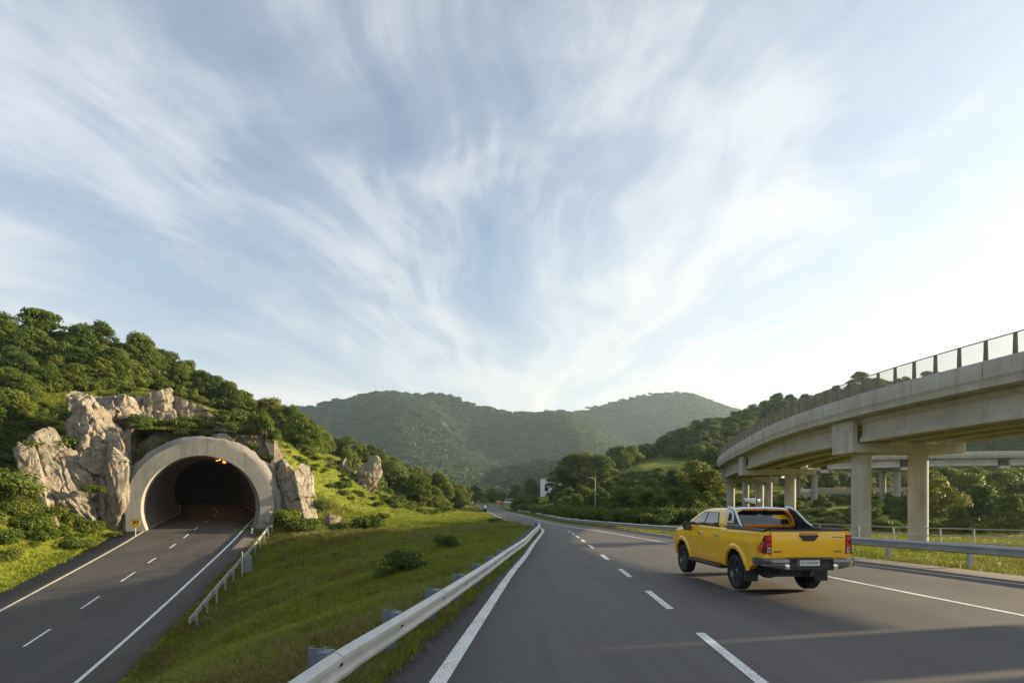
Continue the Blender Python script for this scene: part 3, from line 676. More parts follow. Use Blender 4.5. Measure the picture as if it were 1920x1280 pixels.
def guard_rail(name,pts,side,H,mat,pmat,spacing,label,step=.5,first=0.6,post_w=.13,block=True,bolts=True,depth=1.0):
    """pts (x, y, z of the rail's top); side +1: the ridges face right of the direction of travel"""
    L_,s_=curve_pts(pts,step); T=np.gradient(L_[:,:2],axis=0); T/=np.linalg.norm(T,axis=1)[:,None]; N=np.stack([T[:,1],-T[:,0]],1)*side
    k0=min(range(len(L_)),key=lambda i:L_[i,1]**2+L_[i,0]**2)
    root=tag(empty(name,(L_[k0,0],L_[k0,1],float(ground([L_[k0,:2]])[0]))),label,'guard rail')
    mb=MB(); mb.loft([[Vector((L_[i,0]+N[i,0]*o*depth,L_[i,1]+N[i,1]*o*depth,L_[i,2]-H+h*H)) for o,h in WPROF] for i in range(len(L_))])
    rail=wl(mb.build('rail_beam',mat,root,smooth=35))
    q=first; bol=MB(); lap=MB(); n=0
    while q<s_[-1]-.1:
        i=int(np.searchsorted(s_,q)); c=L_[i]; ang=math.atan2(T[i,1],T[i,0]); nn=Vector((*N[i],0))
        g_=float(ground([c[:2]-N[i]*.2])[0])-.35; zt=c[2]+.035
        mb=MB(); M4=Matrix.Rotation(ang,4,'Z'); p=Vector(c)-nn*.19
        hgt=zt-g_; w=post_w
        mb.box((p.x,p.y,g_+hgt/2),(w*.12,w,hgt),M=M4)               # C-shaped post: web and two flanges
        for e in (-1,1): mb.box(Vector((p.x,p.y,g_+hgt/2))+nn*e*w*.47+M4.to_3x3()@Vector((w*.34,0,0)),(w*.62,w*.09,hgt-.004),M=M4)
        po=wl(mb.build('post',pmat,root))
        if block:
            b_=Vector(c)-nn*.075; b2=MB().box((b_.x,b_.y,c[2]-H*.5+.02),(w*1.1,.12,H*.98),M=M4).build('spacer_block',pmat,po,bevel=.006); sub(b2)
        if bolts:
            for hh in (.5,):
                for e in ((-.09,) if n%2 else (.10,)):
                    b_=Vector(c)+nn*.045+M4.to_3x3()@Vector((e,0,0)); bol.lathe([(0,.016),(.012,.014),(.014,0),(.014,-.03)],8,'Y',(b_.x,b_.y,c[2]-H*(1-hh)))
        if bolts and n%2==0 and i+2<len(L_):                       # sleeve where two rail lengths overlap
            mb=MB(); mb.loft([[Vector((L_[k,0]+N[k,0]*(o*depth+.004),L_[k,1]+N[k,1]*(o*depth+.004),L_[k,2]-H+h*H+(.004 if h>.5 else -.004))) for o,h in WPROF[:10]] for k in (i,i+1)],closed=False,cap=False)
            wl(mb.build('splice',mat,root,smooth=35))
        n+=1; q+=spacing
    if bolts and bol.v: wl(bol.build('bolt_row',M_BOLT,root))
    return root,L_,N
yk=[2.0,4.33,5.68,7.07,10.35,14,18,24,30,36,41,45]
xk=[-2.1,-1.88,-1.76,-1.56,-1.12,-.66,-.2,.52,1.05,1.62,2.0,2.05]
guard_rail('guard_rail',[(x,y,.56+float(zmain(y))) for x,y in zip(xk,yk)],1,.29,M_RAILW,M_BLUE,2.0,'white galvanised guard rail with blue posts along the near edge of the highway',step=.25,first=3.45,post_w=.15)
yk=[-6,4,12,17.5,22,28,34,40,46,52,60,73,87,100,125,150,175,195]
pr=[]
for y in yk:
    off=float(spl([-10,20,52,73,200],[.6,.6,.75,1.3,1.3],y)); hh=float(spl([-10,20,42,80,200],[.76,.75,.50,.45,.5],y))
    pr.append((float(XAR(y))+off,y,hh+float(zmain(y))))
guard_rail('guard_rail.001',pr,-1,.32,M_RAILG,M_POSTG,3.1,'long grey steel guard rail on the far side of the highway by the grass strip',step=1.0,first=1.5,post_w=.16,bolts=False,block=False)
lr=[]
for y,o in ((26.2,6.5),(30,6.35),(36,6.3),(42,6.3),(46,6.25),(47.8,6.3)):
    i=idx_y(y); lr.append((LPTS[i,0]+LN[i,0]*o,LPTS[i,1]+LN[i,1]*o,LZ[i]+.72))
guard_rail('guard_rail.002',lr,-1,.26,M_RAILM,M_RAILM,2.05,'weathered bent guard rail beside the tunnel road, ending at the portal',step=.4,first=.2,post_w=.085,bolts=False)
# curled end of the weathered rail
# three-rail fence under the viaduct
f0=empty('pipe_fence',(21,27.6,0)); tag(f0,'grey three-bar pipe fence on the grass in front of the viaduct columns','fence')
fp=[(14.6,36.5),(16.6,32.5),(18.6,29.4),(20.8,27.7),(22.5,27.5),(23.9,27.0),(26,26.2),(29,25)]
FPp,fs=curve_pts(fp,.5); gfz=ground(FPp)
sm=np.convolve(np.r_[[gfz[0]]*4,gfz,[gfz[-1]]*4],np.ones(9)/9,'valid')
for h in (.98,.62,.28):
    wl(MB().tube([(x,y,z+h) for (x,y),z in zip(FPp,sm)],.026,8).build('bar',M_POSTG,f0,smooth=60))
for q in np.arange(.6,fs[-1],1.75):
    i=int(np.searchsorted(fs,q)); x,y=FPp[i]; wl(MB().tube([(x,y,gfz[i]-.3),(x,y,sm[i]+1.0)],.042,8).build('post',M_POSTG,f0,smooth=60))
# yellow chevron sign by the portal
M_YEL=simple('sign_yellow',(.80,.42,.02),.4,vary=.05); M_BLK=simple('black_paint',(.015,.015,.015),.5)
sp=P(254,990,46.5); sp.z=float(ground([(sp.x,sp.y)])[0]); s0=tag(empty('warning_sign',sp,R(12)),'small yellow curve warning sign on a short grey post by the portal','sign')
MB().tube([(0,0,-.3),(0,0,.95)],.035,8).build('post',M_POSTG,s0,smooth=60)
pts=[(-.36,.98),(.0,.66),(.36,.98),(.36,1.22),(.2,1.38),(-.36,1.38)]
MB().prism([(x,-.04,z) for x,z in [(-.36,1.02),(-.15,.7),(.2,.7),(.36,1.02),(.36,1.3),(.2,1.4),(-.36,1.4)]],(0,-.03,0)).build('panel',M_YEL,s0)
MB().prism([(x,-.073,z) for x,z in [(-.22,1.0),(-.06,1.16),(-.22,1.32),(-.08,1.32),(.10,1.16),(-.08,1.0)]],(0,-.006,0)).prism([(x,-.073,z) for x,z in [(.06,1.0),(.20,1.14),(.06,1.32),(.16,1.32),(.30,1.16),(.16,1.0)]],(0,-.006,0)).build('chevron',M_BLK,s0)
# grey back-facing plate on a post behind the weathered rail
i=idx_y(34.5); b_=Vector((LPTS[i,0]+LN[i,0]*7.0,LPTS[i,1]+LN[i,1]*7.0,0)); b_.z=float(ground([(b_.x,b_.y)])[0])
s1=tag(empty('road_sign',b_,R(25)),'blank grey marker plate on a thin post behind the weathered rail','sign')
MB().tube([(0,0,-.4),(0,0,1.75)],.035,8).build('post',M_POSTG,s1,smooth=60); M_PLATE=galv('marker_plate',(.17,.19,.19),.2,.1,.7)
MB().box((.30,.05,.95),(.55,.02,1.1)).build('panel',M_PLATE,s1,bevel=.008)
# white reflector post at the portal foot
i=idx_y(47.6); b_=Vector((LPTS[i,0]+LN[i,0]*4.85,LPTS[i,1]+LN[i,1]*4.85,LZ[i])); M_WH=simple('white_plastic',(.72,.70,.66),.5)
r=tag(empty('marker_post',b_),'short white marker post at the portal foot on the edge of the tunnel road','post'); MB().loft([[(-.06*k,-.045*k,z),(.06*k,-.045*k,z),(.06*k,.045*k,z),(-.06*k,.045*k,z)] for k,z in ((1.3,-.1),(1.1,.1),(1,.42),(.7,.5))]).build('body',M_WH,r,bevel=.01); MB().box((0,-.05,.36),(.08,.012,.08)).build('reflector',M_YEL,r)

# street lamps and poles along the far bend
M_POLE=simple('pale_pole',(.36,.36,.34),.5,.2)
def lamp_post(px,py_base,d,h,arm,label):
    b_=P(px,py_base,d); b_.z=float(ground([(b_.x,b_.y)])[0])-.1; top=P(px,py_base-h,d).z
    r=tag(empty('street_lamp',b_),label,'street lamp'); H=top-b_.z
    MB().tube([(0,0,0),(0,0,H*.5),(0,0,H)],[.07,.06,.05],10).build('pole',M_POLE,r,smooth=60)
    MB().tube([(0,0,H-.05),(arm*.5,0,H+.12),(arm,0,H+.16)],.07,8).build('arm',M_POLE,r,smooth=60)
    MB().box((arm*1.15,0,H+.13),(.6,.2,.10)).build('lamp_head',M_POLE,r,bevel=.04)
lamp_post(1116,973,72,76,-.6,'pale street lamp standing among the dark bushes above the far guard rail')
lamp_post(819,918,205,32,-.9,'pale lamp pole rising from the bushes at the end of the wooded slope')
for px,pb,d,h,lab in ((790,925,215,48,'thin dark utility pole on the skyline of the wooded slope'),):
    b_=P(px,pb,d); z0=float(ground([(b_.x,b_.y)])[0])-.2; top=P(px,pb-h,d).z; r=tag(empty('utility_pole',(b_.x,b_.y,z0)),lab,'pole')
    M_WOODP=simple('dark_pole',(.07,.06,.05),.8); MB().tube([(0,0,0),(0,0,top-z0)],[.16,.11],8).build('pole',M_WOODP,r,smooth=60); MB().box((0,0,top-z0-.5),(1.6,.12,.14)).build('crossarm',M_WOODP,r)
# ---------------------------------------------------------------- pickup truck   (x right, y forward, z up; y=0 at the tailgate)
def car_paint():
    m,t,b=new_mat('yellow_paint'); p=t.new('ShaderNodeTexCoord').outputs['Object']
    n=t.noise(p,1.6,4); f=t.noise(p,220,2)
    c=t.ramp(n,[(.3,(.92,.49,.004)),(.7,(.95,.53,.007))])
    sx_=t.new('ShaderNodeSeparateXYZ'); t.link(p,sx_.inputs[0])
    d=t.math('MULTIPLY',t.maprange(sx_.outputs['Z'],.85,.45,0,.25),t.maprange(t.noise(p,5,5,.7),.42,.7))
    c=t.mix(d,c,(.30,.21,.10)); t.link(c,b.inputs['Base Color'])
    t.link(t.maprange(t.noise(p,3,4),.3,.7,.22,.32),b.inputs['Roughness']); b.inputs['Coat Weight'].default_value=.85; b.inputs['Coat Roughness'].default_value=.05
    t.link(t.bump(n,.006,.02),b.inputs['Coat Normal']); return m
M_PAINT=car_paint()
M_ORANGE=simple('orange_trim',(.72,.22,.01),.35,coat=.5,vary=.05)
M_PLAST=simple('black_plastic',(.022,.022,.024),.55,vary=.2,scale=6); M_RUB=simple('tyre_rubber',(.018,.018,.018),.85,vary=.3,scale=5,bump=.2)
M_GREYM=simple('dark_chrome',(.20,.21,.225),.26,.85,vary=.1); M_CHR=simple('chrome',(.72,.74,.77),.12,1.0,vary=.03); M_SILV=simple('silver_paint',(.66,.68,.70),.28,.25,coat=.6,vary=.04)
M_RIM=simple('rim_grey',(.14,.145,.15),.3,.8,vary=.15); M_RIMB=simple('rim_black',(.02,.02,.021),.4,.4)
M_GLASS,t,b=new_mat('tinted_glass'); b.inputs['Base Color'].default_value=(.012,.015,.016,1); b.inputs['Roughness'].default_value=.03; b.inputs['Specular IOR Level'].default_value=.85; b.inputs['Coat Weight'].default_value=1; b.inputs['Coat Roughness'].default_value=.01
M_RED,t,b=new_mat('red_lens'); b.inputs['Base Color'].default_value=(.42,.008,.012,1); b.inputs['Roughness'].default_value=.08; b.inputs['Coat Weight'].default_value=1
b.inputs['Transmission Weight'].default_value=0
M_REDD=simple('dark_red_lens',(.10,.004,.006),.1,coat=1.); M_REDL=simple('bright_red_lens',(.75,.02,.02),.12,coat=1.,vary=.03); M_CLEAR=simple('clear_lens',(.62,.63,.66),.1,.3,coat=1.)
SCL=1.05
trk=tag(empty('pickup_truck',(6.30,13.1-1.27*SCL,.006),R(4.0)),'yellow double-cab pickup truck driving away on the highway','pickup truck'); trk.scale=(SCL,SCL,SCL)
AX0,AX1,RW_=1.27,4.355,.385
Zp=[.46,.50,.60,.74,.90,1.00,1.10,1.20,1.27,1.32,1.36]
Xp=[.855,.885,.905,.917,.925,.931,.934,.920,.908,.898,.885]
def bx(y,z):
    x=float(np.interp(z,Zp,Xp)); x*=1-.10*float(sstep(4.7,5.32,y))**1.3-.018*float(sstep(.35,0,y)); return x
def ztop(y): return float(spl([-.1,0,1.6,1.9,3.9,4.15,4.6,5.0,5.2,5.32],[1.355,1.36,1.36,1.36,1.345,1.29,1.235,1.16,1.06,.98],y))
def zbot(y): return float(np.interp(y,[0,.5,.7,4.9,5.1,5.32],[.70,.62,.50,.48,.52,.62]))
ys_=sorted(set([round(v,3) for v in list(np.linspace(.0,5.32,75))]))
NZ=18; rings=[]
for y in ys_:
    zb,zt=zbot(y),ztop(y); side=[]
    for k in range(NZ+1):
        z=zb+(zt-zb)*k/NZ; x=bx(y,min(z,1.36))
        e=(zt-z)/.05
        if e<1: x-=.028*(1-max(e,0))**2
        side.append((x,z))
    r=[Vector((-x,y,z)) for x,z in side]+[Vector((-side[-1][0]*k,y,zt+.022*(1-k*k)*(1 if y>4.1 else 0))) for k in (.8,.45,0,-.45,-.8)]+[Vector((x,y,z)) for x,z in side[::-1]]
    rings.append(r)
mb=MB(); mb.loft(rings); body=mb.build('body',[M_PAINT,M_PLAST])
def bool_cut(o,cutters,op='DIFFERENCE'):
    for cme in cutters:
        c=bpy.data.objects.new('tmp_cut',cme); COL.objects.link(c)
        md=o.modifiers.new('b','BOOLEAN'); md.operation=op; md.object=c; md.solver='EXACT'
        dg=bpy.context.evaluated_depsgraph_get(); dg.update(); me=bpy.data.meshes.new_from_object(o.evaluated_get(dg)); o.modifiers.clear(); old=o.data; o.data=me
        bpy.data.objects.remove(c)
def cyl_me(c,r,x0,x1,n=48,flat=None):
    mb=MB(); poly=[]
    for k in range(n):
        a=2*math.pi*k/n; poly.append((x0,c[0]+r*math.cos(a),c[1]+r*math.sin(a)))
    mb.prism(poly,(x1-x0,0,0)); me=bpy.data.meshes.new('cut'); me.from_pydata(mb.v,[],mb.f)
    bm=bmesh.new(); bm.from_mesh(me); bmesh.ops.recalc_face_normals(bm,faces=bm.faces); bm.to_mesh(me); bm.free(); me.materials.append(M_PLAST); me.materials.append(M_PLAST); return me
cuts=[]
for ay,az,r in ((AX0,RW_+.05,.485),(AX1,RW_+.05,.485)):
    for s in (-1,1): cuts.append(cyl_me((ay,az),r,s*.55 if s>0 else -1.2,1.2 if s>0 else -.55))
bool_cut(body,cuts)
# open load bed
mbx=MB().box((0,.93,1.25),(1.52,1.66,.9)); me=bpy.data.meshes.new('cut'); me.from_pydata(mbx.v,[],mbx.f); me.materials.append(M_PLAST); me.materials.append(M_PLAST)
bool_cut(body,[me]); body.parent=trk; shade(body.data,32)
def sheet(fn,us,vs,t,name,mat,parent,bevel=0):
    """thin shell from fn(u,v,offset)"""
    mb=MB(); n=len(vs); A_=[[fn(u,v,t) for v in vs] for u in us]; B_=[[fn(u,v,-.004) for v in vs] for u in us]
    vsx=[p for r in A_ for p in r]+[p for r in B_ for p in r]; m_=len(us)*n; fs=[]
    for i in range(len(us)-1):
        for k in range(n-1): fs+= [(i*n+k,i*n+k+1,(i+1)*n+k+1,(i+1)*n+k),(m_+i*n+k,m_+(i+1)*n+k,m_+(i+1)*n+k+1,m_+i*n+k+1)]
    for i in range(len(us)-1): fs+=[(i*n,(i+1)*n,m_+(i+1)*n,m_+i*n),(i*n+n-1,m_+i*n+n-1,m_+(i+1)*n+n-1,(i+1)*n+n-1)]
    for k in range(n-1): fs+=[(k,m_+k,m_+k+1,k+1),((len(us)-1)*n+k,(len(us)-1)*n+k+1,m_+(len(us)-1)*n+k+1,m_+(len(us)-1)*n+k)]
    mb.add(vsx,fs); return mb.build(name,mat,parent,smooth=35)
# cab greenhouse
CZ_=[1.31,1.40,1.50,1.60,1.69,1.75,1.79,1.812,1.822]
CY0=[1.80,1.815,1.84,1.875,1.915,1.955,2.02,2.12,2.35]; CY1=[4.46,4.28,4.07,3.84,3.61,3.44,3.28,3.10,2.85]; CX=[.893,.872,.846,.815,.782,.752,.705,.62,.42]
def ci(z,a): return float(np.interp(z,CZ_,a))
def cring(z,y0,y1,hx):
    r=[]; rad=.13
    for cx_,cy_,a0 in ((hx-rad,y1-rad*1.5,0),(-hx+rad,y1-rad*1.5,90),(-hx+rad*.55,y0+rad*.55,180),(hx-rad*.55,y0+rad*.55,270)):
        q_=rad if a0<180 else rad*.55; qy=q_*1.5 if a0<180 else q_
        for k in range(7):
            a=R(a0+15*k); r.append(Vector((cx_+q_*math.cos(a),cy_+qy*math.sin(a),z)))
    return r
rings=[cring(z,a,b_,x) for z,a,b_,x in zip(CZ_,CY0,CY1,CX)]
# bow the front (windscreen) and roof a little
for r in rings:
    for v in r:
        if v.y>3.0: v.y-=.10*(v.x/.9)**2
cab=MB().loft(rings).build('cab',M_PAINT,trk,smooth=50)
cab_s=cab.modifiers.new('s','SUBSURF'); cab_s.levels=1; cab_s.render_levels=1
def side_pt(s):
    def fn(u,v,o):                                    # u along y, v = z
        return Vector((s*(ci(v,CX)+.006+o),u,v))
    return fn
def window(s,bot,top,name='side_window',mat=None,o=.004,parent=trk,n=8):
    """bot, top: (y,z) end points of the lower and upper edges"""
    mb=MB(); rows=[]
    for k in range(n+1):
        q_=k/n; row=[]
        for j in range(n+1):
            w=j/n; a=np.array(bot[0])*(1-q_)+np.array(bot[1])*q_; b_=np.array(top[0])*(1-q_)+np.array(top[1])*q_; y,z=a*(1-w)+b_*w
            row.append(Vector((s*(ci(z,CX)+o),y,z)))
        rows.append(row)
    n1=n+1; vs=[p for r in rows for p in r]; vs+= [p-Vector((s*.02,0,0)) for p in vs]; m_=n1*n1
    fs=[(i*n1+k,(i+1)*n1+k,(i+1)*n1+k+1,i*n1+k+1) for i in range(n) for k in range(n)]
    edge=[i for i in range(n1)]+[i*n1+n for i in range(1,n1)]+[n*n1+k for k in range(n-1,-1,-1)]+[i*n1 for i in range(n-1,0,-1)]
    fs+=[(edge[i],edge[(i+1)%len(edge)],edge[(i+1)%len(edge)]+m_,edge[i]+m_) for i in range(len(edge))]
    mb.add(vs,fs); return mb.build(name,mat or M_GLASS,parent,smooth=40)
for s in (-1,1):
    # black surround, then glass 3 mm proud
    window(s,((2.14,1.365),(3.90,1.365)),((2.30,1.708),(3.20,1.708)),'window_surround',M_PLAST,.006)
    window(s,((2.18,1.385),(2.93,1.378)),((2.32,1.694),(2.86,1.695)),'rear_side_window',M_GLASS,.011)
    window(s,((3.00,1.378),(3.82,1.378)),((2.93,1.695),(3.20,1.694)),'front_side_window',M_GLASS,.011)
    # doors as raised skins with gaps round them
    def dfn(u,v,o,s=s): return Vector((s*(bx(u,v)+o),u,v))
    def door(y0,y1,name,arch_=False):
        zs=np.linspace(.545,1.318,15); us=np.linspace(y0,y1,12)
        def f2(u,v,o):
            k=(u-y0)/(y1-y0); yy_=u
            if arch_:
                dz=max(0,.50**2-(v-(RW_+.05))**2); lim=AX0+math.sqrt(dz)+.07 if dz>0 else y0
                lo=max(y0,lim); yy_=lo+(y1-lo)*k
            return dfn(yy_,v,o)
        return sheet(f2,us,zs,.007,name,M_PAINT,trk)
    d1=door(2.955,3.83,'front_door'); d2=door(1.96,2.943,'rear_door',True)
    for dr,hy in ((d1,3.08),(d2,2.12)):
        hx=s*(bx(hy,1.17)+.03); mb=MB(); mb.loft([[Vector((hx+s*a,hy+b_,1.17+c)) for a,c in ((-.028,-.022*k),(.012*k,-.024*k),(.022*k,0),(.012*k,.024*k),(-.028,.022*k))] for b_,k in ((-.115,.5),(-.09,1),(.0,1.1),(.09,1),(.115,.5))]); mb.build('handle',M_CHR,dr,smooth=50)
    # wheel arch flares
    for ay in (AX0,AX1):
        mb=MB(); loops=[]
        for k in range(29):
            a=R((5 if ay>2 else 5)+(170 if ay>2 else 170)*k/28); loops.append([])
            for rad,ox in ((.478,-.03),(.478,.024),(.50,.034),(.545,.030),(.585,.010),(.60,-.012)):
                y=ay+rad*math.cos(a); z=RW_+.05+rad*math.sin(a)
                loops[-1].append(Vector((s*(bx(y,min(max(z,.5),1.30))+ox),y,z)))
        mb.loft(loops,closed=False,cap=False); mb.build('wheel_arch',M_PAINT,trk,smooth=60)
    # side step
    MB().prism([(s*.80,1.86,.40),(s*.98,1.80,.40),(s*1.0,1.80,.45),(s*.98,1.83,.475),(s*.80,1.86,.475)],(0,1.98,0)).build('side_step',M_PLAST,trk,bevel=.012)
    # mirror
    mir=MB().loft([[Vector((s*x,y,z)) for x,z in ((.93+w0,1.33-h),(.93+w0,1.33+h),(1.06+w1,1.335+h*1.05),(1.12+w1,1.33+h*.3),(1.10+w1,1.33-h))] for y,w0,w1,h in ((3.80,.02,.0,.095),(3.76,0,.02,.115),(3.70,0,.02,.115))]).build('mirror',M_PLAST,trk,bevel=.012,smooth=40)
    MB().box((s*.90,3.78,1.30),(.14,.07,.05)).build('mirror_arm',M_PLAST,mir,bevel=.01)
    MB().box((s*1.02,3.694,1.335),(.14,.008,.17)).build('mirror_glass',M_GLASS,mir)
    # bed side rail cap
    sheet(lambda u,v,o,s=s: Vector((s*v,u,1.364+.028*(1-((v-.84)/.075)**4 if abs(v-.84)<.075 else 0)+o)),np.linspace(.02,1.80,10),np.linspace(.765,.915,8),.004,'bed_rail',M_PLAST,trk)
    # sports bar fin beside the rear window
    fin_o=[(1.79,1.40),(1.10,1.40),(1.26,1.47),(1.58,1.72),(1.78,1.80),(1.98,1.815),(1.93,1.70)]
    xo=lambda z: .80-.10*((z-1.40)/.42)
    mb=MB(); n=len(fin_o); vs=[Vector((s*(xo(z)+.035),y,z)) for y,z in fin_o]+[Vector((s*(xo(z)-.035),y,z)) for y,z in fin_o]
    mb.add(vs,[tuple(range(n)),tuple(range(2*n-1,n-1,-1))]+[(k,(k+1)%n,n+(k+1)%n,n+k) for k in range(n)])
    fin=mb.build('sports_bar_fin',M_PLAST,trk,bevel=.010)
    MB().tube([(s*(xo(z)+.012),y,z+.008) for y,z in ((1.12,1.405),(1.27,1.475),(1.43,1.60),(1.585,1.725),(1.70,1.775),(1.80,1.803),(1.98,1.818))],[.018,.024,.024,.024,.026,.03,.03],8).build('fin_edge',M_SILV,fin,smooth=60)
    mb=MB(); mb.prism([(s*(xo(z)+.036),y,z) for y,z in ((1.92,1.475),(1.52,1.475),(1.56,1.66),(1.66,1.745),(1.80,1.79),(1.97,1.80))],(s*.008,0,0)); mb.build('fin_panel',M_SILV,fin,bevel=.003)
    # dark inset on the outside, black cladding inside
    for side_,pts_,mt,nm in ((1.25,[(1.80,1.52),(1.62,1.52),(1.65,1.65),(1.72,1.71),(1.80,1.72)],M_GLASS,'fin_window'),(1,[(1.78,1.405),(1.10,1.405),(1.22,1.455),(1.78,1.455)],M_GREYM,'fin_foot'),(-1,[(1.76,1.42),(1.12,1.42),(1.26,1.48),(1.60,1.69),(1.76,1.755),(1.90,1.76)],M_PLAST,'fin_lining')):
        mb=MB(); mb.prism([(s*(xo(z)+side_*.036),y,z) for y,z in pts_],(s*side_*.006,0,0)); mb.build(nm,mt,fin)
    # added tube standing in for the yellow reflection inside the fin
    MB().tube([(s*.735,1.70,1.40),(s*.725,1.71,1.50),(s*.69,1.73,1.62),(s*.62,1.76,1.72),(s*.50,1.79,1.765)],[.028,.03,.03,.028,.02],10).build('reflection_tube',M_PAINT if s<0 else M_ORANGE,trk,smooth=60)
# sports bar across the roof, brake lamp bars, rear window
mb=MB(); rows=[]
for k in range(17):
    x=-.72+1.44*k/16; h=1.822-.045*abs(x/.72)**3
    rows.append([Vector((x,y,h+z)) for y,z in ((1.80,-.055),(1.79,-.015),(1.85,.012),(2.02,.016),(2.06,0),(1.98,-.05))])
mb.loft(rows); mb.build('sports_bar_hoop',M_SILV,trk,smooth=50)
rw=window  # rear window: flat pane on the cab's back
def rear_pane(x,z0,z1,o,name,mat,parent=trk,inset=.10):
    mb=MB(); pts=[(-x,z0),(x,z0),(x*.93,z1-.04),(x*.88,z1),(-x*.88,z1),(-x*.93,z1-.04)]
    mb.prism([(px_2,ci(z,CY0)-.006-o,z) for px_2,z in pts],(0,.03,0)); return mb.build(name,mat,parent,bevel=.004)
sur=rear_pane(.735,1.385,1.765,.0,'window_surround',M_PLAST); rear_pane(.70,1.43,1.735,.005,'rear_window',M_GLASS)
MB().box((0,1.795,1.408),(1.42,.035,.035)).build('window_sill',M_ORANGE,trk,bevel=.008)
MB().box((-.20,1.785,1.772),(.46,.04,.038)).box((.28,1.785,1.768),(.28,.04,.032)).build('brake_lamp',M_ORANGE,trk,bevel=.01)
# seats seen through the rear window are left to the dark glass
# roof camera on a ball joint
rc=empty_cam=None
CM=Matrix.Translation((.13,2.45,1.985))@Matrix.Rotation(R(30),4,'Z')@Matrix.Scale(.8,4)
def camp(mb,name,mat,par,bev=.008):
    mb.v=[tuple(CM@Vector(v)) for v in mb.v]; return mb.build(name,mat,par,bevel=bev,smooth=40)
rc=camp(MB().loft([[Vector((x,y,z)) for x,z in ((-w,b_),(-w,t_),(w,t_),(w,b_))] for y,w,b_,t_ in ((-.17,.095,-.075,.075),(-.10,.105,-.085,.085),(.20,.095,-.02,.088),(.26,.08,.03,.088))]),'roof_camera',M_SILV,trk,.014)
camp(MB().box((0,-.178,0),(.20,.025,.165)),'lens_hood',M_PLAST,rc)
camp(MB().box((0,-.195,0),(.165,.012,.13)),'lens_plate',M_CHR,rc)
camp(MB().box((0,.06,-.055),(.16,.26,.05)),'underside',M_PLAST,rc)
camp(MB().tube([(0,-.02,-.20),(0,-.02,-.165),(.0,.0,-.08)],[.05,.022,.026],10),'bracket',M_PLAST,rc,0)
# tailgate
def tg(u,v,o): return Vector((u*.775,-.016-o-.012*math.sin((v-.86)/.5*math.pi)+.01*float(sstep(1.30,1.36,v)),v))
gate=sheet(tg,np.linspace(-1,1,11),np.linspace(.835,1.352,16),.012,'tailgate',M_PAINT,trk)
MB().box((0,-.01,1.372),(1.60,.07,.026)).build('gate_cap',M_PLAST,gate,bevel=.01)
MB().prism([(-.20,-.036,1.285),(.20,-.036,1.285),(.20,-.036,1.262),(.12,-.036,1.165),(.10,-.036,1.158),(-.10,-.036,1.158),(-.12,-.036,1.165),(-.20,-.036,1.262)],(0,-.022,0)).build('handle',M_PLAST,gate,bevel=.008)
MB().box((0,-.062,1.275),(.36,.012,.018)).build('handle_lip',M_GREYM,gate,bevel=.004)
MB().prism([(-.19,-.034,1.325),(.19,-.034,1.325),(.175,-.034,1.292),(-.175,-.034,1.292)],(0,-.008,0)).build('handle_recess',M_ORANGE,gate,bevel=.003)
def text(s_,size,loc,mat,parent,name,rot=(R(90),0,0),ext=.003,sx=1):
    cu=bpy.data.curves.new('tmp','FONT'); cu.body=s_; cu.size=size; cu.extrude=ext; cu.align_x='CENTER'; cu.align_y='CENTER'
    o=bpy.data.objects.new('tmp',cu); COL.objects.link(o); dg=bpy.context.evaluated_depsgraph_get(); dg.update()
    me=bpy.data.meshes.new_from_object(o.evaluated_get(dg)); bpy.data.objects.remove(o); me.materials.clear(); me.materials.append(mat)
    ob=link_mesh(name,me,parent); ob.location=loc; ob.rotation_euler=rot; ob.scale=(sx,1,1); return ob
def badge(x,z,w,mats,name='badge'):
    b_=MB().loft([[Vector((x+a*w,-.036+d*.004,z+c)) for a,c in ((-.5,-.014*k),(.5,-.010*k),(.54,.0),(.5,.014*k),(-.46,.014*k))] for d,k in ((0,1.1),(-1.6,.8))]).build(name,mats[0],gate)
    for q_ in (-.32,-.1,.12,.34): MB().box((x+q_*w,-.0435,z+.001),(w*.11,.003,.013)).build('badge_mark',mats[1],b_)
badge(.585,1.235,.20,(M_CHR,M_BLK)); badge(-.655,.945,.155,(M_BLK,M_CHR)); badge(.615,.945,.155,(M_BLK,M_CHR))
MB().lathe([(0,-.008),(.012,-.006),(.016,0)],14,'Y',(.70,-.038,1.232)).build('badge',M_BLK,gate,smooth=60)
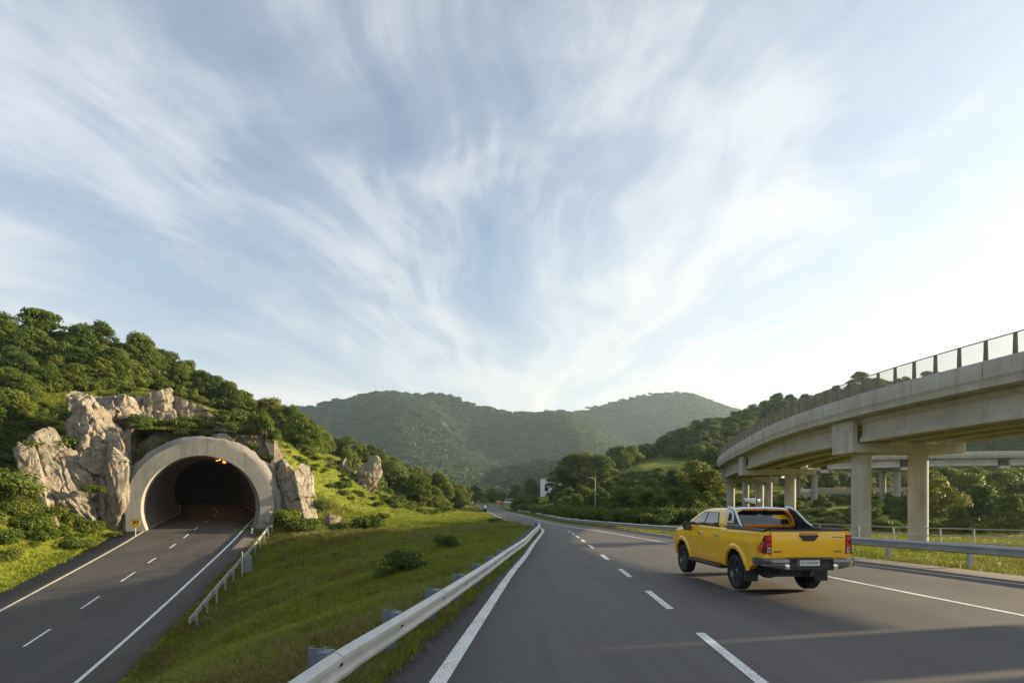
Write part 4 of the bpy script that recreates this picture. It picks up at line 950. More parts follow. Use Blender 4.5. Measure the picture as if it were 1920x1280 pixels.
# rear body corner panels and tail lamps
for s in (-1,1):
    prof=[(.79,.895),(.955,.93),(.945,1.00),(.925,1.12),(.89,1.20),(.86,1.265),(.79,1.285)]
    def lamp(pts,y0,y1,name,mat,par):
        mb=MB(); n=len(pts); A_=[Vector((s*x,y0+max(0,(x-.86))*.9,z)) for x,z in pts]; B_=[Vector((s*(x-.01),y1,z)) for x,z in pts]
        mb.add(A_+B_,[tuple(range(n)),tuple(range(2*n-1,n-1,-1))]+[(k,(k+1)%n,n+(k+1)%n,n+k) for k in range(n)]); return mb.build(name,mat,par,bevel=.006)
    tl=lamp(prof,-.052,.24,'tail_lamp',M_RED,trk)
    # lamp wraps on to the flank
    mb=MB(); fl=[(-.03,.90),(.17,.93),(.12,1.05),(.05,1.20),(-.01,1.28),(-.03,1.28)]
    vs=[Vector((s*(bx(max(y,0),z)+.016),y,z)) for y,z in fl]+[Vector((s*(bx(max(y,0),z)-.02),y,z)) for y,z in fl]; n=len(fl)
    mb.add(vs,[tuple(range(n)),tuple(range(2*n-1,n-1,-1))]+[(k,(k+1)%n,n+(k+1)%n,n+k) for k in range(n)]); mb.build('side_lens',M_REDD,tl,bevel=.004)
    lamp([(.80,1.175),(.895,1.165),(.885,1.235),(.80,1.245)],-.058,-.03,'brake_light',M_REDL,tl)
    lamp([(.80,1.065),(.925,1.045),(.915,1.10),(.80,1.115)],-.058,-.03,'brake_light',M_REDL,tl)
    lamp([(.808,.925),(.875,.93),(.872,1.03),(.808,1.035)],-.059,-.03,'reversing_light',M_CLEAR,tl)
    lamp([(.822,.945),(.86,.948),(.858,1.012),(.822,1.015)],-.062,-.03,'reversing_bulb',M_GREYM,tl)
# rear bumper
mb=MB()
for s in (-1,1):
    w=MB()
    rows=[]
    for x,yo in ((.46,-.115),(.60,-.115),(.80,-.10),(.90,-.06),(.955,.02),(.965,.16),(.955,.30)):
        lo=.60+.06*max(0,(x-.6)/.36) if x>.6 else .60
        rows.append([Vector((s*x,yo+a,z)) for a,z in ((.09,.80),(.02,.815),(-.02,.79),(-.025,.735),(-.005,.71),(-.005,.685),(-.03,.665),(-.01,lo),(.09,lo))])
    w.loft(rows); wing=w.build('bumper_wing',M_GREYM,trk,smooth=35)
MB().loft([[Vector((x,y,z)) for y,z in ((.0,.82),(-.10,.815),(-.125,.79),(-.095,.76),(-.095,.655),(-.135,.63),(-.13,.575),(-.02,.56),(.05,.6))] for x in (-.47,.47)]).build('bumper',M_PLAST,trk,smooth=30,bevel=.008)
for s in (-1,1): MB().prism([(s*.458,-.1,.60),(s*.458,-.152,.60),(s*.458,-.150,.655),(s*.458,-.125,.70),(s*.458,-.09,.70)],(s*.09,0,0)).build('bumper_step',M_CHR,trk,bevel=.008)
pl=MB().box((-.04,-.105,.722),(.46,.014,.115)).build('number_plate',simple('plate_white',(.72,.72,.70),.45,vary=.04),trk,bevel=.004)
MB().box((-.248,-.1125,.722),(.036,.006,.105)).build('country_band',simple('plate_blue',(.03,.04,.09),.5,vary=.04),pl)
text('KU7ZKAFA9',.083,(-.022,-.114,.722),M_BLK,pl,'plate_lettering',ext=.002,sx=.80)
MB().prism([(.955,-.03,.63),(.985,.01,.64),(.995,.02,.72),(.985,.01,.80),(.93,-.045,.825),(.945,-.06,.80),(.962,-.045,.72)],(0,.03,0)).build('side_marker',simple('amber_marker',(.75,.50,.16),.3,coat=.5),trk)
# underside, tow bar, exhaust, flaps
MB().box((0,2.6,.46),(1.30,4.4,.16)).build('chassis',M_PLAST,trk,bevel=.02)
MB().lathe([(0,-.16),(.13,-.15),(.16,-.05),(.16,.05),(.13,.15),(0,.16)],20,'X',(-.12,AX0,.40)).tube([(-.7,AX0,.385),(.7,AX0,.385)],.06,10).build('rear_axle',M_PLAST,trk,smooth=50)
MB().lathe([(0,-.2),(.25,-.19),(.33,-.12),(.35,.0),(0,.02)],32,'Z',(-.42,.62,.64)).build('spare_wheel',M_RUB,trk,smooth=50)
MB().box((0,-.02,.50),(.10,.30,.08)).lathe([(.0,.05),(.022,.045),(.028,.02),(.022,0),(.02,-.06)],12,'Z',(.0,-.155,.56)).build('tow_bar',M_PLAST,trk)
for s in (-1,1):
    MB().box((s*.785,AX0-.50,.42),(.30,.03,.36)).build('mud_flap',M_PLAST,trk,bevel=.01)
    for ay in (AX0,AX1):
        w=empty('wheel',(s*.79,ay,RW_)); w.parent=trk
        tp=[(.255,.10),(.27,.118),(.31,.128),(.35,.125),(.375,.108),(.384,.075),(.3865,.03),(.3865,-.03),(.384,-.075),(.375,-.108),(.35,-.125),(.30,-.128),(.255,-.1)]
        mb=MB(); mb.lathe(tp,56,'X')
        for k in range(56):                                        # tread blocks
            a=2*math.pi*(k+.5)/56
            for xx,sk in ((-.062,.03),(.0,0),(.062,-.03)):
                Mx=Matrix.Rotation(a+sk,4,'X'); mb.box(Mx@Vector((xx,0,.384)),(.048,.026,.014),M=Mx)
        mb.build('tyre',M_RUB,w,smooth=45)
        mb=MB(); mb.lathe([(.262,s*.10),(.258,s*.085),(.235,s*.06),(.228,-s*.09)],48,'X'); rim=mb.build('rim',M_RIM,w,smooth=50)
        MB().lathe([(0,s*.02),(.232,s*.015),(.232,-s*.02),(0,-s*.02)],36,'X').build('brake_disc',M_RIMB,w,smooth=40)
        sp=MB()
        for k in range(6):
            for dv in (-.17,.17):
                a=2*math.pi*k/6+.2; pts=[]
                c0=Vector((0,.055*math.cos(a),.055*math.sin(a))); c1=Vector((0,.250*math.cos(a+dv),.250*math.sin(a+dv))); tdir=(c1-c0).normalized(); nn=Vector((1,0,0)).cross(tdir)
                for q_,wd,xo_ in ((0,.024,.072),(.5,.019,.078),(1,.024,.088)):
                    p=c0+(c1-c0)*q_; pts.append([p+nn*wd+Vector((s*(xo_-.03),0,0)),p+nn*wd*.7+Vector((s*xo_,0,0)),p-nn*wd*.7+Vector((s*xo_,0,0)),p-nn*wd+Vector((s*(xo_-.03),0,0))])
                sp.loft(pts)
        sp.lathe([(0,s*.085),(.055,s*.083),(.07,s*.07),(.07,s*.03)],24,'X'); sp.build('spokes',M_RIM,rim,smooth=40)
        # fender liner
# front lamps and grille (turned away from the camera)
for s in (-1,1):
    MB().prism([(s*.60,5.22,1.0),(s*.84,5.06,1.0),(s*.845,4.98,1.09),(s*.60,5.19,1.06)],(0,.03,0)).build('headlight',M_CLEAR,trk,bevel=.01)
MB().prism([(-.52,5.325,.72),(.52,5.325,.72),(.56,5.30,.97),(-.56,5.30,.97)],(0,.03,0)).build('grille',M_PLAST,trk,bevel=.01)
MB().loft([[Vector((x,4.0+(1.75-z)*0+dy,z)) for x,dy,z in ((-.72*k,yq,zq),(.72*k,yq,zq))] for k,yq,zq in ((1,.30,1.40),(.9,-.38,1.68))],closed=False,cap=False).build('windscreen',M_GLASS,trk)
# ---------------------------------------------------------------- foliage
rng=np.random.default_rng(11)
def leaf_quads(cent,nrm,size,rg,elong=1.5):
    """one bent leaf card per centre, roughly facing nrm"""
    n=len(cent); a=rg.normal(size=(n,3)); t_=np.cross(nrm,a); t_/=np.linalg.norm(t_,axis=1)[:,None]+1e-9; b_=np.cross(nrm,t_)
    s=size[:,None]; t_=t_*s*elong*.5; b_=b_*s*.5
    v=np.stack([cent-t_,cent-b_*.9+t_*.1,cent+t_,cent+b_*.9+t_*.1],1).reshape(-1,3)
    return v,np.arange(4*n).reshape(n,4)
def crown_pts(rg,blobs,n):
    """points on and in a set of leaf clumps (centre, radii)"""
    c=np.array([b[0] for b in blobs]); r=np.array([b[1] for b in blobs]); w=(r.prod(1))**(2/3.); k=rg.choice(len(blobs),n,p=w/w.sum())
    d=rg.normal(size=(n,3)); d/=np.linalg.norm(d,axis=1)[:,None]; d[:,2]=np.where(d[:,2]<-.35,-d[:,2]*.6,d[:,2])
    rad=1-.45*rg.random(n)**2.2; p=c[k]+d*r[k]*rad[:,None]
    nr_=d+rg.normal(size=(n,3))*.55; nr_[:,2]+=.25; nr_/=np.linalg.norm(nr_,axis=1)[:,None]
    return p,nr_
def limb(mb,p0,p1,r0,r1,rg,n=5,wob=.08):
    p0=np.array(p0,float);p1=np.array(p1,float);L_=np.linalg.norm(p1-p0); pts=[];rs=[]
    for k in range(n+1):
        q_=k/n; pts.append(Vector(p0+(p1-p0)*q_+rg.normal(size=3)*wob*L_*math.sin(q_*math.pi)*.6)); rs.append(r0+(r1-r0)*q_)
    mb.tube(pts,rs,7); return pts
def bark_mat():
    m,t,b=new_mat('bark'); p=t.new('ShaderNodeTexCoord').outputs['Object']; n=t.noise(t.scaled(p,(5,5,1.2)),2,5,.7)
    t.link(t.ramp(n,[(.3,(.07,.052,.038)),(.7,(.19,.155,.115))]),b.inputs['Base Color']); b.inputs['Roughness'].default_value=.9; t.link(t.bump(n,.6,.05),b.inputs['Normal']); return m
M_BARK=bark_mat()
M_LEAF=foliage('tree_leaves',(.042,.072,.010),(.090,.130,.015),(.165,.185,.024),.42)
M_LEAFD=foliage('dark_leaves',(.032,.062,.011),(.064,.104,.016),(.12,.155,.023),.36)
M_LEAFL=foliage('light_leaves',(.065,.095,.012),(.11,.145,.018),(.17,.175,.028),.40)
M_SHRUB=foliage('shrub_leaves',(.045,.078,.010),(.085,.125,.015),(.14,.16,.024),.38)
def make_tree(rg,h,cr,nb,nl,ls,base=.38,flat=1.0,tr=.018,mat=None,lean=.06):
    """unit meshes (trunk with limbs, crown) of one tree of height h"""
    mb=MB(); lx=rg.normal(size=2)*lean*h; top=np.array([lx[0],lx[1],h*.78]); limb(mb,(0,0,-.05*h),top,h*tr,h*.006,rg,7,.05)
    blobs=[]
    for k in range(nb):
        a=2.399*k+rg.random()*.9; f=(k+.5)/nb; z=h*(base+(1-base-.08)*f); env=math.sin(math.pi*min(1,(.22+.78*f))**.85)**.7 if f<.97 else .3
        rr_=cr*env*(.35+.65*math.sqrt(rg.random())); c=np.array([lx[0]*f+rr_*math.cos(a),lx[1]*f+rr_*math.sin(a),z])
        s=cr*(.30+.24*rg.random()); blobs.append((c,np.array([s,s,s*.68*flat])))
        if k%2==0: limb(mb,(lx[0]*f*.7,lx[1]*f*.7,h*(base*.75+.42*f*(1-base))),c,h*tr*.42,h*.003,rg,4,.12)
    p,nr_=crown_pts(rg,blobs,nl); v,qd=leaf_quads(p,nr_,ls*(.7+.6*rg.random(nl)),rg)
    me=np_mesh('crown',v,qd,mat or M_LEAF,smooth=False)
    tm=bpy.data.meshes.new('trunk'); tm.from_pydata(mb.v,[],mb.f); tm.materials.append(M_BARK); shade(tm,60)
    return tm,me
def make_shrub(rg,w,h,nb,nl,ls,mat=None):
    blobs=[]
    for k in range(nb):
        a=rg.random()*6.283; r_=w*.42*math.sqrt(rg.random()); s=w*(.18+.16*rg.random()); blobs.append((np.array([r_*math.cos(a),r_*math.sin(a),h*(.30+.45*rg.random())*(1-.5*(r_/w))]),np.array([s,s,h*.34])))
    p,nr_=crown_pts(rg,blobs,nl); p[:,2]=np.maximum(p[:,2],.0); v,qd=leaf_quads(p,nr_,ls*(.7+.6*rg.random(nl)),rg)
    mb=MB()
    for k in range(5): limb(mb,(0,0,-.1),blobs[k%nb][0],.035*h,.01*h,rg,3,.1)
    tm=bpy.data.meshes.new('stem'); tm.from_pydata(mb.v,[],mb.f); tm.materials.append(M_BARK)
    return tm,np_mesh('foliage',v,qd,mat or M_SHRUB,smooth=False)
def rgs(k): return np.random.default_rng(k)
T_HILL=[make_tree(rgs(k),5.4,2.15+.25*(k%3),26,5200,.20,.26,1.0,mat=M_LEAF) for k in range(6)]
T_TALL=[make_tree(rgs(20+k),6.4,2.3,22,3800,.22,.42,.8,tr=.016,mat=M_LEAF) for k in range(3)]
T_DARK=[make_tree(rgs(40+k),6.5,2.5,28,5400,.21,.16,1.0,mat=M_LEAFD) for k in range(5)]
T_LIGHT=[make_tree(rgs(60+k),6.0,2.4,22,4400,.20,.2,1.0,mat=M_LEAFL) for k in range(3)]
S_MESH=[make_shrub(rgs(80+k),2.0,1.3,14,1500,.13) for k in range(5)]
S_DARK=[make_shrub(rgs(90+k),2.0,1.3,16,2200,.10,M_LEAFD) for k in range(2)]
def put(pair,names,root_name,xyz,s,rz,label,cat,group,parts=('trunk','crown'),squash=1.0):
    r=empty(root_name,xyz,rz); r.scale=(s,s,s*squash)
    for me,nm in zip(pair,parts): o=link_mesh(nm,me); o.parent=r
    return tag(r,label,cat,group)
def poisson(cands,rmin,limit,rg):
    out=[];cell={}
    for p in cands:
        k=(int(p[0]//rmin),int(p[1]//rmin))
        if all((p[0]-q_[0])**2+(p[1]-q_[1])**2>rmin*rmin for i in(-1,0,1) for j in(-1,0,1) for q_ in cell.get((k[0]+i,k[1]+j),[])):
            cell.setdefault(k,[]).append(p); out.append(p)
            if len(out)>=limit: break
    return np.array(out)
def pix(q,z): return 960+q[:,0]/q[:,1]*F, HY-(z-CZ)/q[:,1]*F
def inpoly(px,py,poly):
    c=np.zeros(len(px),bool); n=len(poly)
    for i in range(n):
        (x1,y1),(x2,y2)=poly[i],poly[(i+1)%n]
        if y1==y2: continue
        k=((y1>py)!=(y2>py))&(px<(x2-x1)*(py-y1)/(y2-y1)+x1); c^=k
    return c
def road_free(q,mL=7.2,mR=3):
    off,_=near_left(q); yc=np.clip(q[:,1],-30,206)
    ok=~((np.abs(off)<mL)&(q[:,1]<52)); ok&=~((q[:,0]>XAL(yc)-mR)&(q[:,0]<XAR(yc)+mR)&(q[:,1]<212))
    d2=((q[:,None]-TPTS[None,:,:2])**2).sum(-1).min(1); return ok&(d2>64)
# ---- the wooded hill over the tunnel
WOOD=[(-260,560),(0,640),(100,640),(250,650),(400,700),(500,755),(600,820),(700,860),(800,905),(880,940),(860,955),(800,950),(740,925),(690,875),(620,850),(570,850),(520,815),(470,790),(400,765),(330,742),(240,728),(150,735),(60,740),(40,800),(0,840),(-260,900)]
cand=rng.uniform([-150,38],[-3,190],(60000,2)); cz=ground(cand); px,py=pix(cand,cz)
ok=inpoly(px,py,WOOD)&road_free(cand)&(px>-240)
cand,cz=cand[ok],cz[ok]
o_=rng.permutation(len(cand)); trees=poisson(cand[o_],2.75,640,rng)
def mass(name,pts,protos,s0,s1,label,dz=-.3):
    if len(pts)==0: return
    z=ground(pts); g=rng.integers(0,len(protos),len(pts))
    for i,pr in enumerate(protos):
        m=g==i; n_=m.sum()
        if n_: tag(scatter(name,np.c_[pts[m],z[m]+dz],s0+(s1-s0)*rng.random(n_),np.c_[np.zeros((n_,2)),rng.random(n_)*6.28],bpy.data.objects.new('crown_source',pr[1])),label,'forest',kind='stuff')
trees=trees[np.argsort(np.hypot(trees[:,0],trees[:,1]))]; mass('forest',trees[160:],T_HILL[:4]+T_DARK[:1]+T_LIGHT[:2],.60,1.0,'farther part of the dense wood running along the hill ridge'); trees=trees[:160]; tz=ground(trees)
dist=np.hypot(trees[:,0],trees[:,1])
for (x,y),z,d in zip(trees,tz,dist):
    k=rng.integers(0,13); pr=T_TALL[rng.integers(3)] if k>10 else T_HILL[rng.integers(6)] if k<7 else (T_LIGHT[rng.integers(3)] if k<8 else T_DARK[rng.integers(5)])
    put(pr,None,'broadleaf_tree',(x,y,z-.25),(.58+.3*rng.random())*(1+.25*sstep(80,150,d)),rng.random()*6.28,'bushy green broadleaf tree in the dense wood on the hill over the tunnel','tree','trees of the wood over the tunnel',squash=.85+.45*rng.random())
for px_1,py_1,d,h,lab in ((82,626,86,8.4,'tall open-crowned tree rising above the crest of the wooded hill'),(150,672,80,5.2,'flat-topped tree with a bare pale trunk at the edge of the hill wood'),(590,812,118,5.0,'lone dark tree rising above the falling ridge of the hill wood'),(262,655,93,5.6,'round tree on the crest beside the tall open-crowned one')):
    p=P(px_1,py_1,d); z=float(ground([(p.x,p.y)])[0]); pr=T_TALL[rng.integers(3)]; put(pr,None,'broadleaf_tree',(p.x,p.y,z-.2),h/6.4,1.3,lab,'tree',None)
# undergrowth between the trees: uncountable
def cover(name,poly,box,n,protos,s0,s1,label,cat,free=(7.0,2.2),yexp=True,near=5):
    xs=rng.uniform(box[:2],box[2:],(n*6,2)); z=ground(xs); a,b_=pix(xs,z); k=inpoly(a,b_,poly)&road_free(xs,*free); xs,z=xs[k][:n],z[k][:n]
    g=rng.integers(0,len(protos),len(xs))
    for i,pr in enumerate(protos):
        m=g==i; nn=m.sum()
        if nn==0: continue
        o=scatter(name,np.c_[xs[m],z[m]-.12],s0+(s1-s0)*rng.random(nn)**1.5,np.c_[rng.normal(0,.12,nn),rng.normal(0,.12,nn),rng.random(nn)*6.28],pr)
        tag(o,label,cat,kind='stuff')
protoS=[]
for k,(tm,me) in enumerate(S_MESH):
    o=bpy.data.objects.new('shrub_source',me); protoS.append(o)
protoD=[bpy.data.objects.new('shrub_source',me) for tm,me in S_DARK]
protoT=[bpy.data.objects.new('tree_source',pr[1]) for pr in T_HILL[:3]+T_DARK[:2]]
cover('undergrowth',WOOD,(-150,38,-3,190),2600,protoS[:3],.9,1.9,'dense green undergrowth between the trees of the hill wood','undergrowth')
SLOPE=[(380,760),(500,815),(560,850),(690,880),(740,930),(860,960),(800,965),(700,950),(620,925),(560,880),(510,830),(440,800)]
cover('undergrowth',SLOPE,(-60,50,-3,130),420,[protoS[3],protoS[4]],.4,.9,'low bright green bushes running down the slope under the wood','undergrowth')
# bank left of the tunnel road
BANK=[(-120,760),(40,760),(110,760),(150,745),(60,800),(40,850),(60,930),(190,995),(150,1010),(60,1040),(-120,1090)]
cover('undergrowth',BANK,(-75,28,-25,75),520,[protoS[0],protoD[0],protoS[2]],.35,1.0,'green and ochre scrub on the steep bank beneath the rocks','undergrowth')
cover('undergrowth',[(60,850),(60,760),(150,720),(260,720),(420,765),(520,820),(500,900),(470,830),(420,800),(300,800),(250,830),(215,900),(190,860)],(-52,34,-18,78),380,[protoS[1],protoS[4],protoD[1]],.25,.8,'scrub growing in the clefts between the rocks and over the arch','undergrowth',free=(4,2.2))
# ---- single bushes one can point at
def bush(px_,py_,d,w,h,label,dark=False,cat='shrub',light=False):
    p=P(px_,py_,d); z=float(ground([(p.x,p.y)])[0]); pr=(S_DARK if dark else S_MESH)[rng.integers(2 if dark else 5)]
    put(pr,None,'shrub',(p.x,p.y,z-.08),w/2.0,rng.random()*6.28,label,cat,None,('stem','foliage'),squash=(h/1.3)/(w/2.0))
bush(758,1072,22.5,1.75,.95,'dark round bush alone in the meadow behind the white guard rail',True)
bush(720,1082,22.2,.85,.5,'small low bush touching the round meadow bush',True)
bush(836,1031,30,1.15,.95,'compact dark bush further up the meadow, close to the highway rail',True)
bush(690,990,50,3.0,1.9,'broad leafy bush at the foot of the golden slope',False)
bush(575,985,51,3.4,1.6,'sprawling green bush in front of the pale boulder by the portal')
bush(530,975,51,2.6,2.0,'upright green bush between the portal foot and the tan boulder')
bush(600,945,55,2.6,1.5,'dark low bush under the end of the tan boulder',True)
bush(640,995,49,2.4,1.3,'low pale green bush beside the boulder at the slope foot')
bush(500,1000,48.5,1.1,.6,'tuft of leaves at the very end of the weathered rail')
bush(555,935,54.5,1.6,1.2,'small bush growing in front of the tan boulder')
bush(700,860,79,3.6,3.6,'ivy-like green mass hanging over the far tan rock face')
bush(655,860,76,2.4,4.2,'tall ivy column climbing the dark rock knob',True)
bush(720,985,60,1.6,.9,'small yellow-green bush on the golden slope')
bush(930,985,62,1.8,.7,'low dark bush by the inner edge of the highway bend',True)
bush(910,1000,46,1.0,.5,'tiny bush among dry grass near the highway bend')
for k,(px_,py_,d,w,h) in enumerate([(300,812,54.5,3.4,1.3),(350,800,55,3.6,1.2),(405,800,55,3.6,1.2),(455,815,55.5,3.4,1.4),(270,850,53.5,2.4,1.8),(265,890,52.5,1.8,1.4),(488,850,54,1.8,2.4),(500,905,53,1.4,2.2),(330,790,58,3.6,1.6),(430,790,59,3.6,1.6)]):
    bush(px_,py_,d,w,h,['grassy bush on the shoulder of the arch by the mossy rock','flat green bush on the arch, just before its top','flat green bush on the very top of the arch','green bush on the arch above the tan boulder','dark creeper hanging in the gap between cliff and arch','small creeper low in the gap between cliff and arch','creeper between the arch and the tan boulder','creeper trailing down the portal flank beside the boulder','bush on the ledge beneath the crest rocks','bush on the ledge beneath the low end of the crest rocks'][k],dark=k in(4,5))
for k,(px_,py_,d,w,h,lab) in enumerate([(150,800,49.5,2.2,1.2,'bush growing in the notch of the pale cliff'),(60,960,41,2.6,1.2,'broad bush on the grass bank outside the pointed slab'),(150,985,42,2.2,.9,'low bush at the foot of the pale buttress'),(20,900,42,4.0,2.6,'big dark bush at the outer end of the bank beside the pointed slab'),(100,800,52,2.6,1.6,'leafy bush over the top of the pointed slab'),(215,993,46,1.2,.45,'low grassy tuft at the base of the brown rock pillar')]):
    bush(px_,py_,d,w,h,lab,dark=k==3)
for k in range(9):
    a=R(28+15.5*k); c_=at_portal(7.0*math.cos(a),CH+7.0*math.sin(a)-.35,1.7+rng.random()); pr=S_MESH[rng.integers(5)]
    put(pr,None,'shrub',c_,.55+.3*rng.random(),rng.random()*6.28,'small leafy bush in the fringe growing along the rim of the arch','shrub','bushes along the rim of the arch',('stem','foliage'))
for px_,py_,d,w,h,lab in ((112,812,47.6,3.0,1.7,'leafy bush spilling over the notch above the pointed slab'),(72,822,46.2,2.6,1.5,'bush on the grassy shoulder outside the pointed slab'),(140,765,53.0,2.8,1.6,'bush against the outer end of the crest rocks'),(232,742,57.5,3.0,1.4,'bush along the top edge of the crest rocks'),(330,760,61.5,3.4,1.3,'long low bush over the low end of the crest band'),(172,905,45.8,1.6,1.0,'small bush rooted in a crack of the cliff buttress'),(95,945,43.6,2.2,1.1,'bush against the foot of the pointed slab'),(560,930,54.0,2.0,1.5,'bush at the outer foot of the tan boulder'),(512,862,55.5,1.8,1.2,'tuft of leaves on the shoulder of the tan boulder')):
    p=P(px_,py_,d); z=float(ground([(p.x,p.y)])[0]); pr=S_MESH[rng.integers(5)]
    put(pr,None,'shrub',(p.x,p.y,max(z-.08,p.z-h)),w/2.0,rng.random()*6.28,lab,'shrub',None,('stem','foliage'),squash=(h/1.3)/(w/2.0))
cover('weeds',[(330,1230),(520,1010),(640,990),(960,985),(990,1000),(600,1200),(420,1290)],(-26,8,0,60),110,[protoS[0],protoS[3]],.09,.26,'low leafy weeds dotted over the meadow between the roads','weeds',free=(6.6,1.5))
# ---- far side: trees behind the guard rail, on the green rise and behind the viaduct
def tree_band(name,label,group,poly,box,n,rmin,protos,s0,s1,cat='tree',free=(7,3.4),dz=-.3,keep=.5):
    c=rng.uniform(box[:2],box[2:],(30000,2)); z=ground(c); a,b_=pix(c,z); k=inpoly(a,b_,poly)&road_free(c,*free); c=c[k]; pc_=pix(c,ground(c))[0]; c=c[~((pc_>1004)&(pc_<1040)&(c[:,1]<185))]
    t_=poisson(c,rmin,n,rng); t_=t_[np.argsort(np.hypot(t_[:,0],t_[:,1]))]; n1=int(n*keep); mass('forest',t_[n1:],protos,s0,s1,{'dark trees behind the guard rail':'farther run of dark trees behind the long guard rail','trees on the rise beyond the highway':'farther trees filling the rise beyond the highway'}.get(group,'small trees filling the ground beyond the end of the highway'),dz); t_=t_[:n1]; z=ground(t_)
    for (x,y),zz_ in zip(t_,z): put(protos[rng.integers(len(protos))],None,name,(x,y,zz_+dz),s0+(s1-s0)*rng.random(),rng.random()*6.28,label,cat,group)
RB=[(960,955),(1000,960),(1100,972),(1200,980),(1340,985),(1345,960),(1250,950),(1130,935),(1050,938),(1000,940)]
tree_band('broadleaf_tree','dark dense tree or tall bush on the bank behind the long steel guard rail','dark trees behind the guard rail',RB,(0,55,45,205),60,3.4,T_DARK[:3]+T_HILL[:3],.42,.78)
RB2=[(1060,935),(1150,915),(1190,905),(1345,905),(1345,950),(1250,945),(1130,932)]
tree_band('broadleaf_tree','rounded green tree on the rise between the guard rail and the sloping field','trees on the rise beyond the highway',RB2,(5,90,70,190),60,4.6,T_HILL+T_LIGHT[:2]+T_DARK[:1],.42,.78)
for px_,pb,d,h,pr,lab in ((1066,935,140,13.0,T_TALL[0],'tall narrow tree with a golden top beside the street lamp'),(1098,935,138,12.5,T_LIGHT[0],'tall golden-topped tree behind the street lamp'),(1058,942,140,9.5,T_DARK[1],'dark tree whose crown overlaps the edge of the white building'),(1130,930,135,10,T_DARK[2],'dark tall tree closing the group near the street lamp'),(1300,925,108,8.2,T_LIGHT[1],'yellowish feathery tree just before the bend of the viaduct'),(1338,925,104,6.5,T_LIGHT[2],'light green tree touching the bend of the viaduct'),(1260,915,118,5.0,T_DARK[3],'small dark tree beside the yellowish feathery one')):
    p=P(px_,pb,d); z=float(ground([(p.x,p.y)])[0]); put(pr,None,'broadleaf_tree',(p.x,p.y,z-.3),h/6.2,rng.random()*6,lab,'tree',None)
RV=[(1345,985),(1345,900),(1500,890),(1700,870),(1960,850),(1990,1000),(1700,985),(1500,980)]
c=rng.uniform([18,62],[130,170],(30000,2)); z=ground(c); a,b_=pix(c,z)
d2=((c[:,None]-BP[None,::3,:2])**2).sum(-1).min(1); u_=np.array([[a_,b__] for a_,b__ in BP[::3,:2]])
bc=BP[::3,:2]+BN[::3]*3.7; d3=((c[:,None]-bc[None])**2).sum(-1).min(1)
oa=np.array([P(1480,922,112).x,112]); od=np.array([P(1840,919,124).x,124])-oa; oL=np.linalg.norm(od); od/=oL; ow=(c[:,0]-oa[0])*od[1]-(c[:,1]-oa[1])*od[0]; oo=(ow>-9)&(ow<12)
k=inpoly(a,b_,RV)&(d3>72)&road_free(c,7,6)&~oo&~((a>1360)&(a<1725)&(c[:,1]<104)); t_=poisson(c[k],4.6,150,rng); t_=t_[np.argsort(np.hypot(t_[:,0],t_[:,1]))]; mass('forest',t_[55:],T_DARK+T_LIGHT[:1],.65,.98,'farther part of the wood behind the viaduct'); t_=t_[:55]; z=ground(t_)
for (x,y),zz_ in zip(t_,z):
    d=math.hypot(x,y); pr=(T_DARK+T_LIGHT[:2]+T_HILL[:1])[rng.integers(8)]
    put(pr,None,'broadleaf_tree',(x,y,zz_-.3),(.62+.36*rng.random())*(1 if d>80 else .75),rng.random()*6.28,'round-crowned tree in the wood seen under and beside the viaduct','tree','trees behind the viaduct')
for px_,pb,d,h,lab,L_ in ((1760,985,58,5.6,'big golden-crowned tree standing free behind the pipe fence',1),(1890,990,46,3.6,'dark leaning tree behind the pipe fence',0),(1800,990,50,2.6,'low dark tree beside the golden-crowned one',0),(1960,975,52,5,'dark tree behind the pipe fence under the open span',0),(1850,975,60,4.2,'dark rounded tree in the gap next to the golden-crowned one',0)):
    p=P(px_,pb,d); z=float(ground([(p.x,p.y)])[0]); put((T_LIGHT if L_ else T_DARK)[1],None,'broadleaf_tree',(p.x,p.y,z-.2),h/6.2,rng.random()*6,lab,'tree',None)
cover('undergrowth',[(1345,990),(1345,930),(2000,900),(2000,1000),(1700,1000)],(18,42,120,150),700,[protoD[1],protoS[1]],.5,1.3,'dark scrub under the trees behind the viaduct','undergrowth',free=(7,7))
cover('undergrowth',[(940,960),(1000,955),(1130,940),(1250,950),(1345,965),(1345,988),(1200,984),(1100,978),(1000,966)],(0,50,45,200),1100,[protoD[0],protoD[1],protoS[4]],.6,1.6,'dark green scrub along the bank behind the long guard rail','undergrowth',free=(7,2.4))
cover('undergrowth',[(1060,935),(1150,905),(1190,885),(1345,905),(1345,960),(1250,950),(1130,935)],(5,80,70,200),800,[protoS[1],protoS[3],protoD[1]],.7,1.7,'tangled green scrub on the rise beyond the highway','undergrowth')
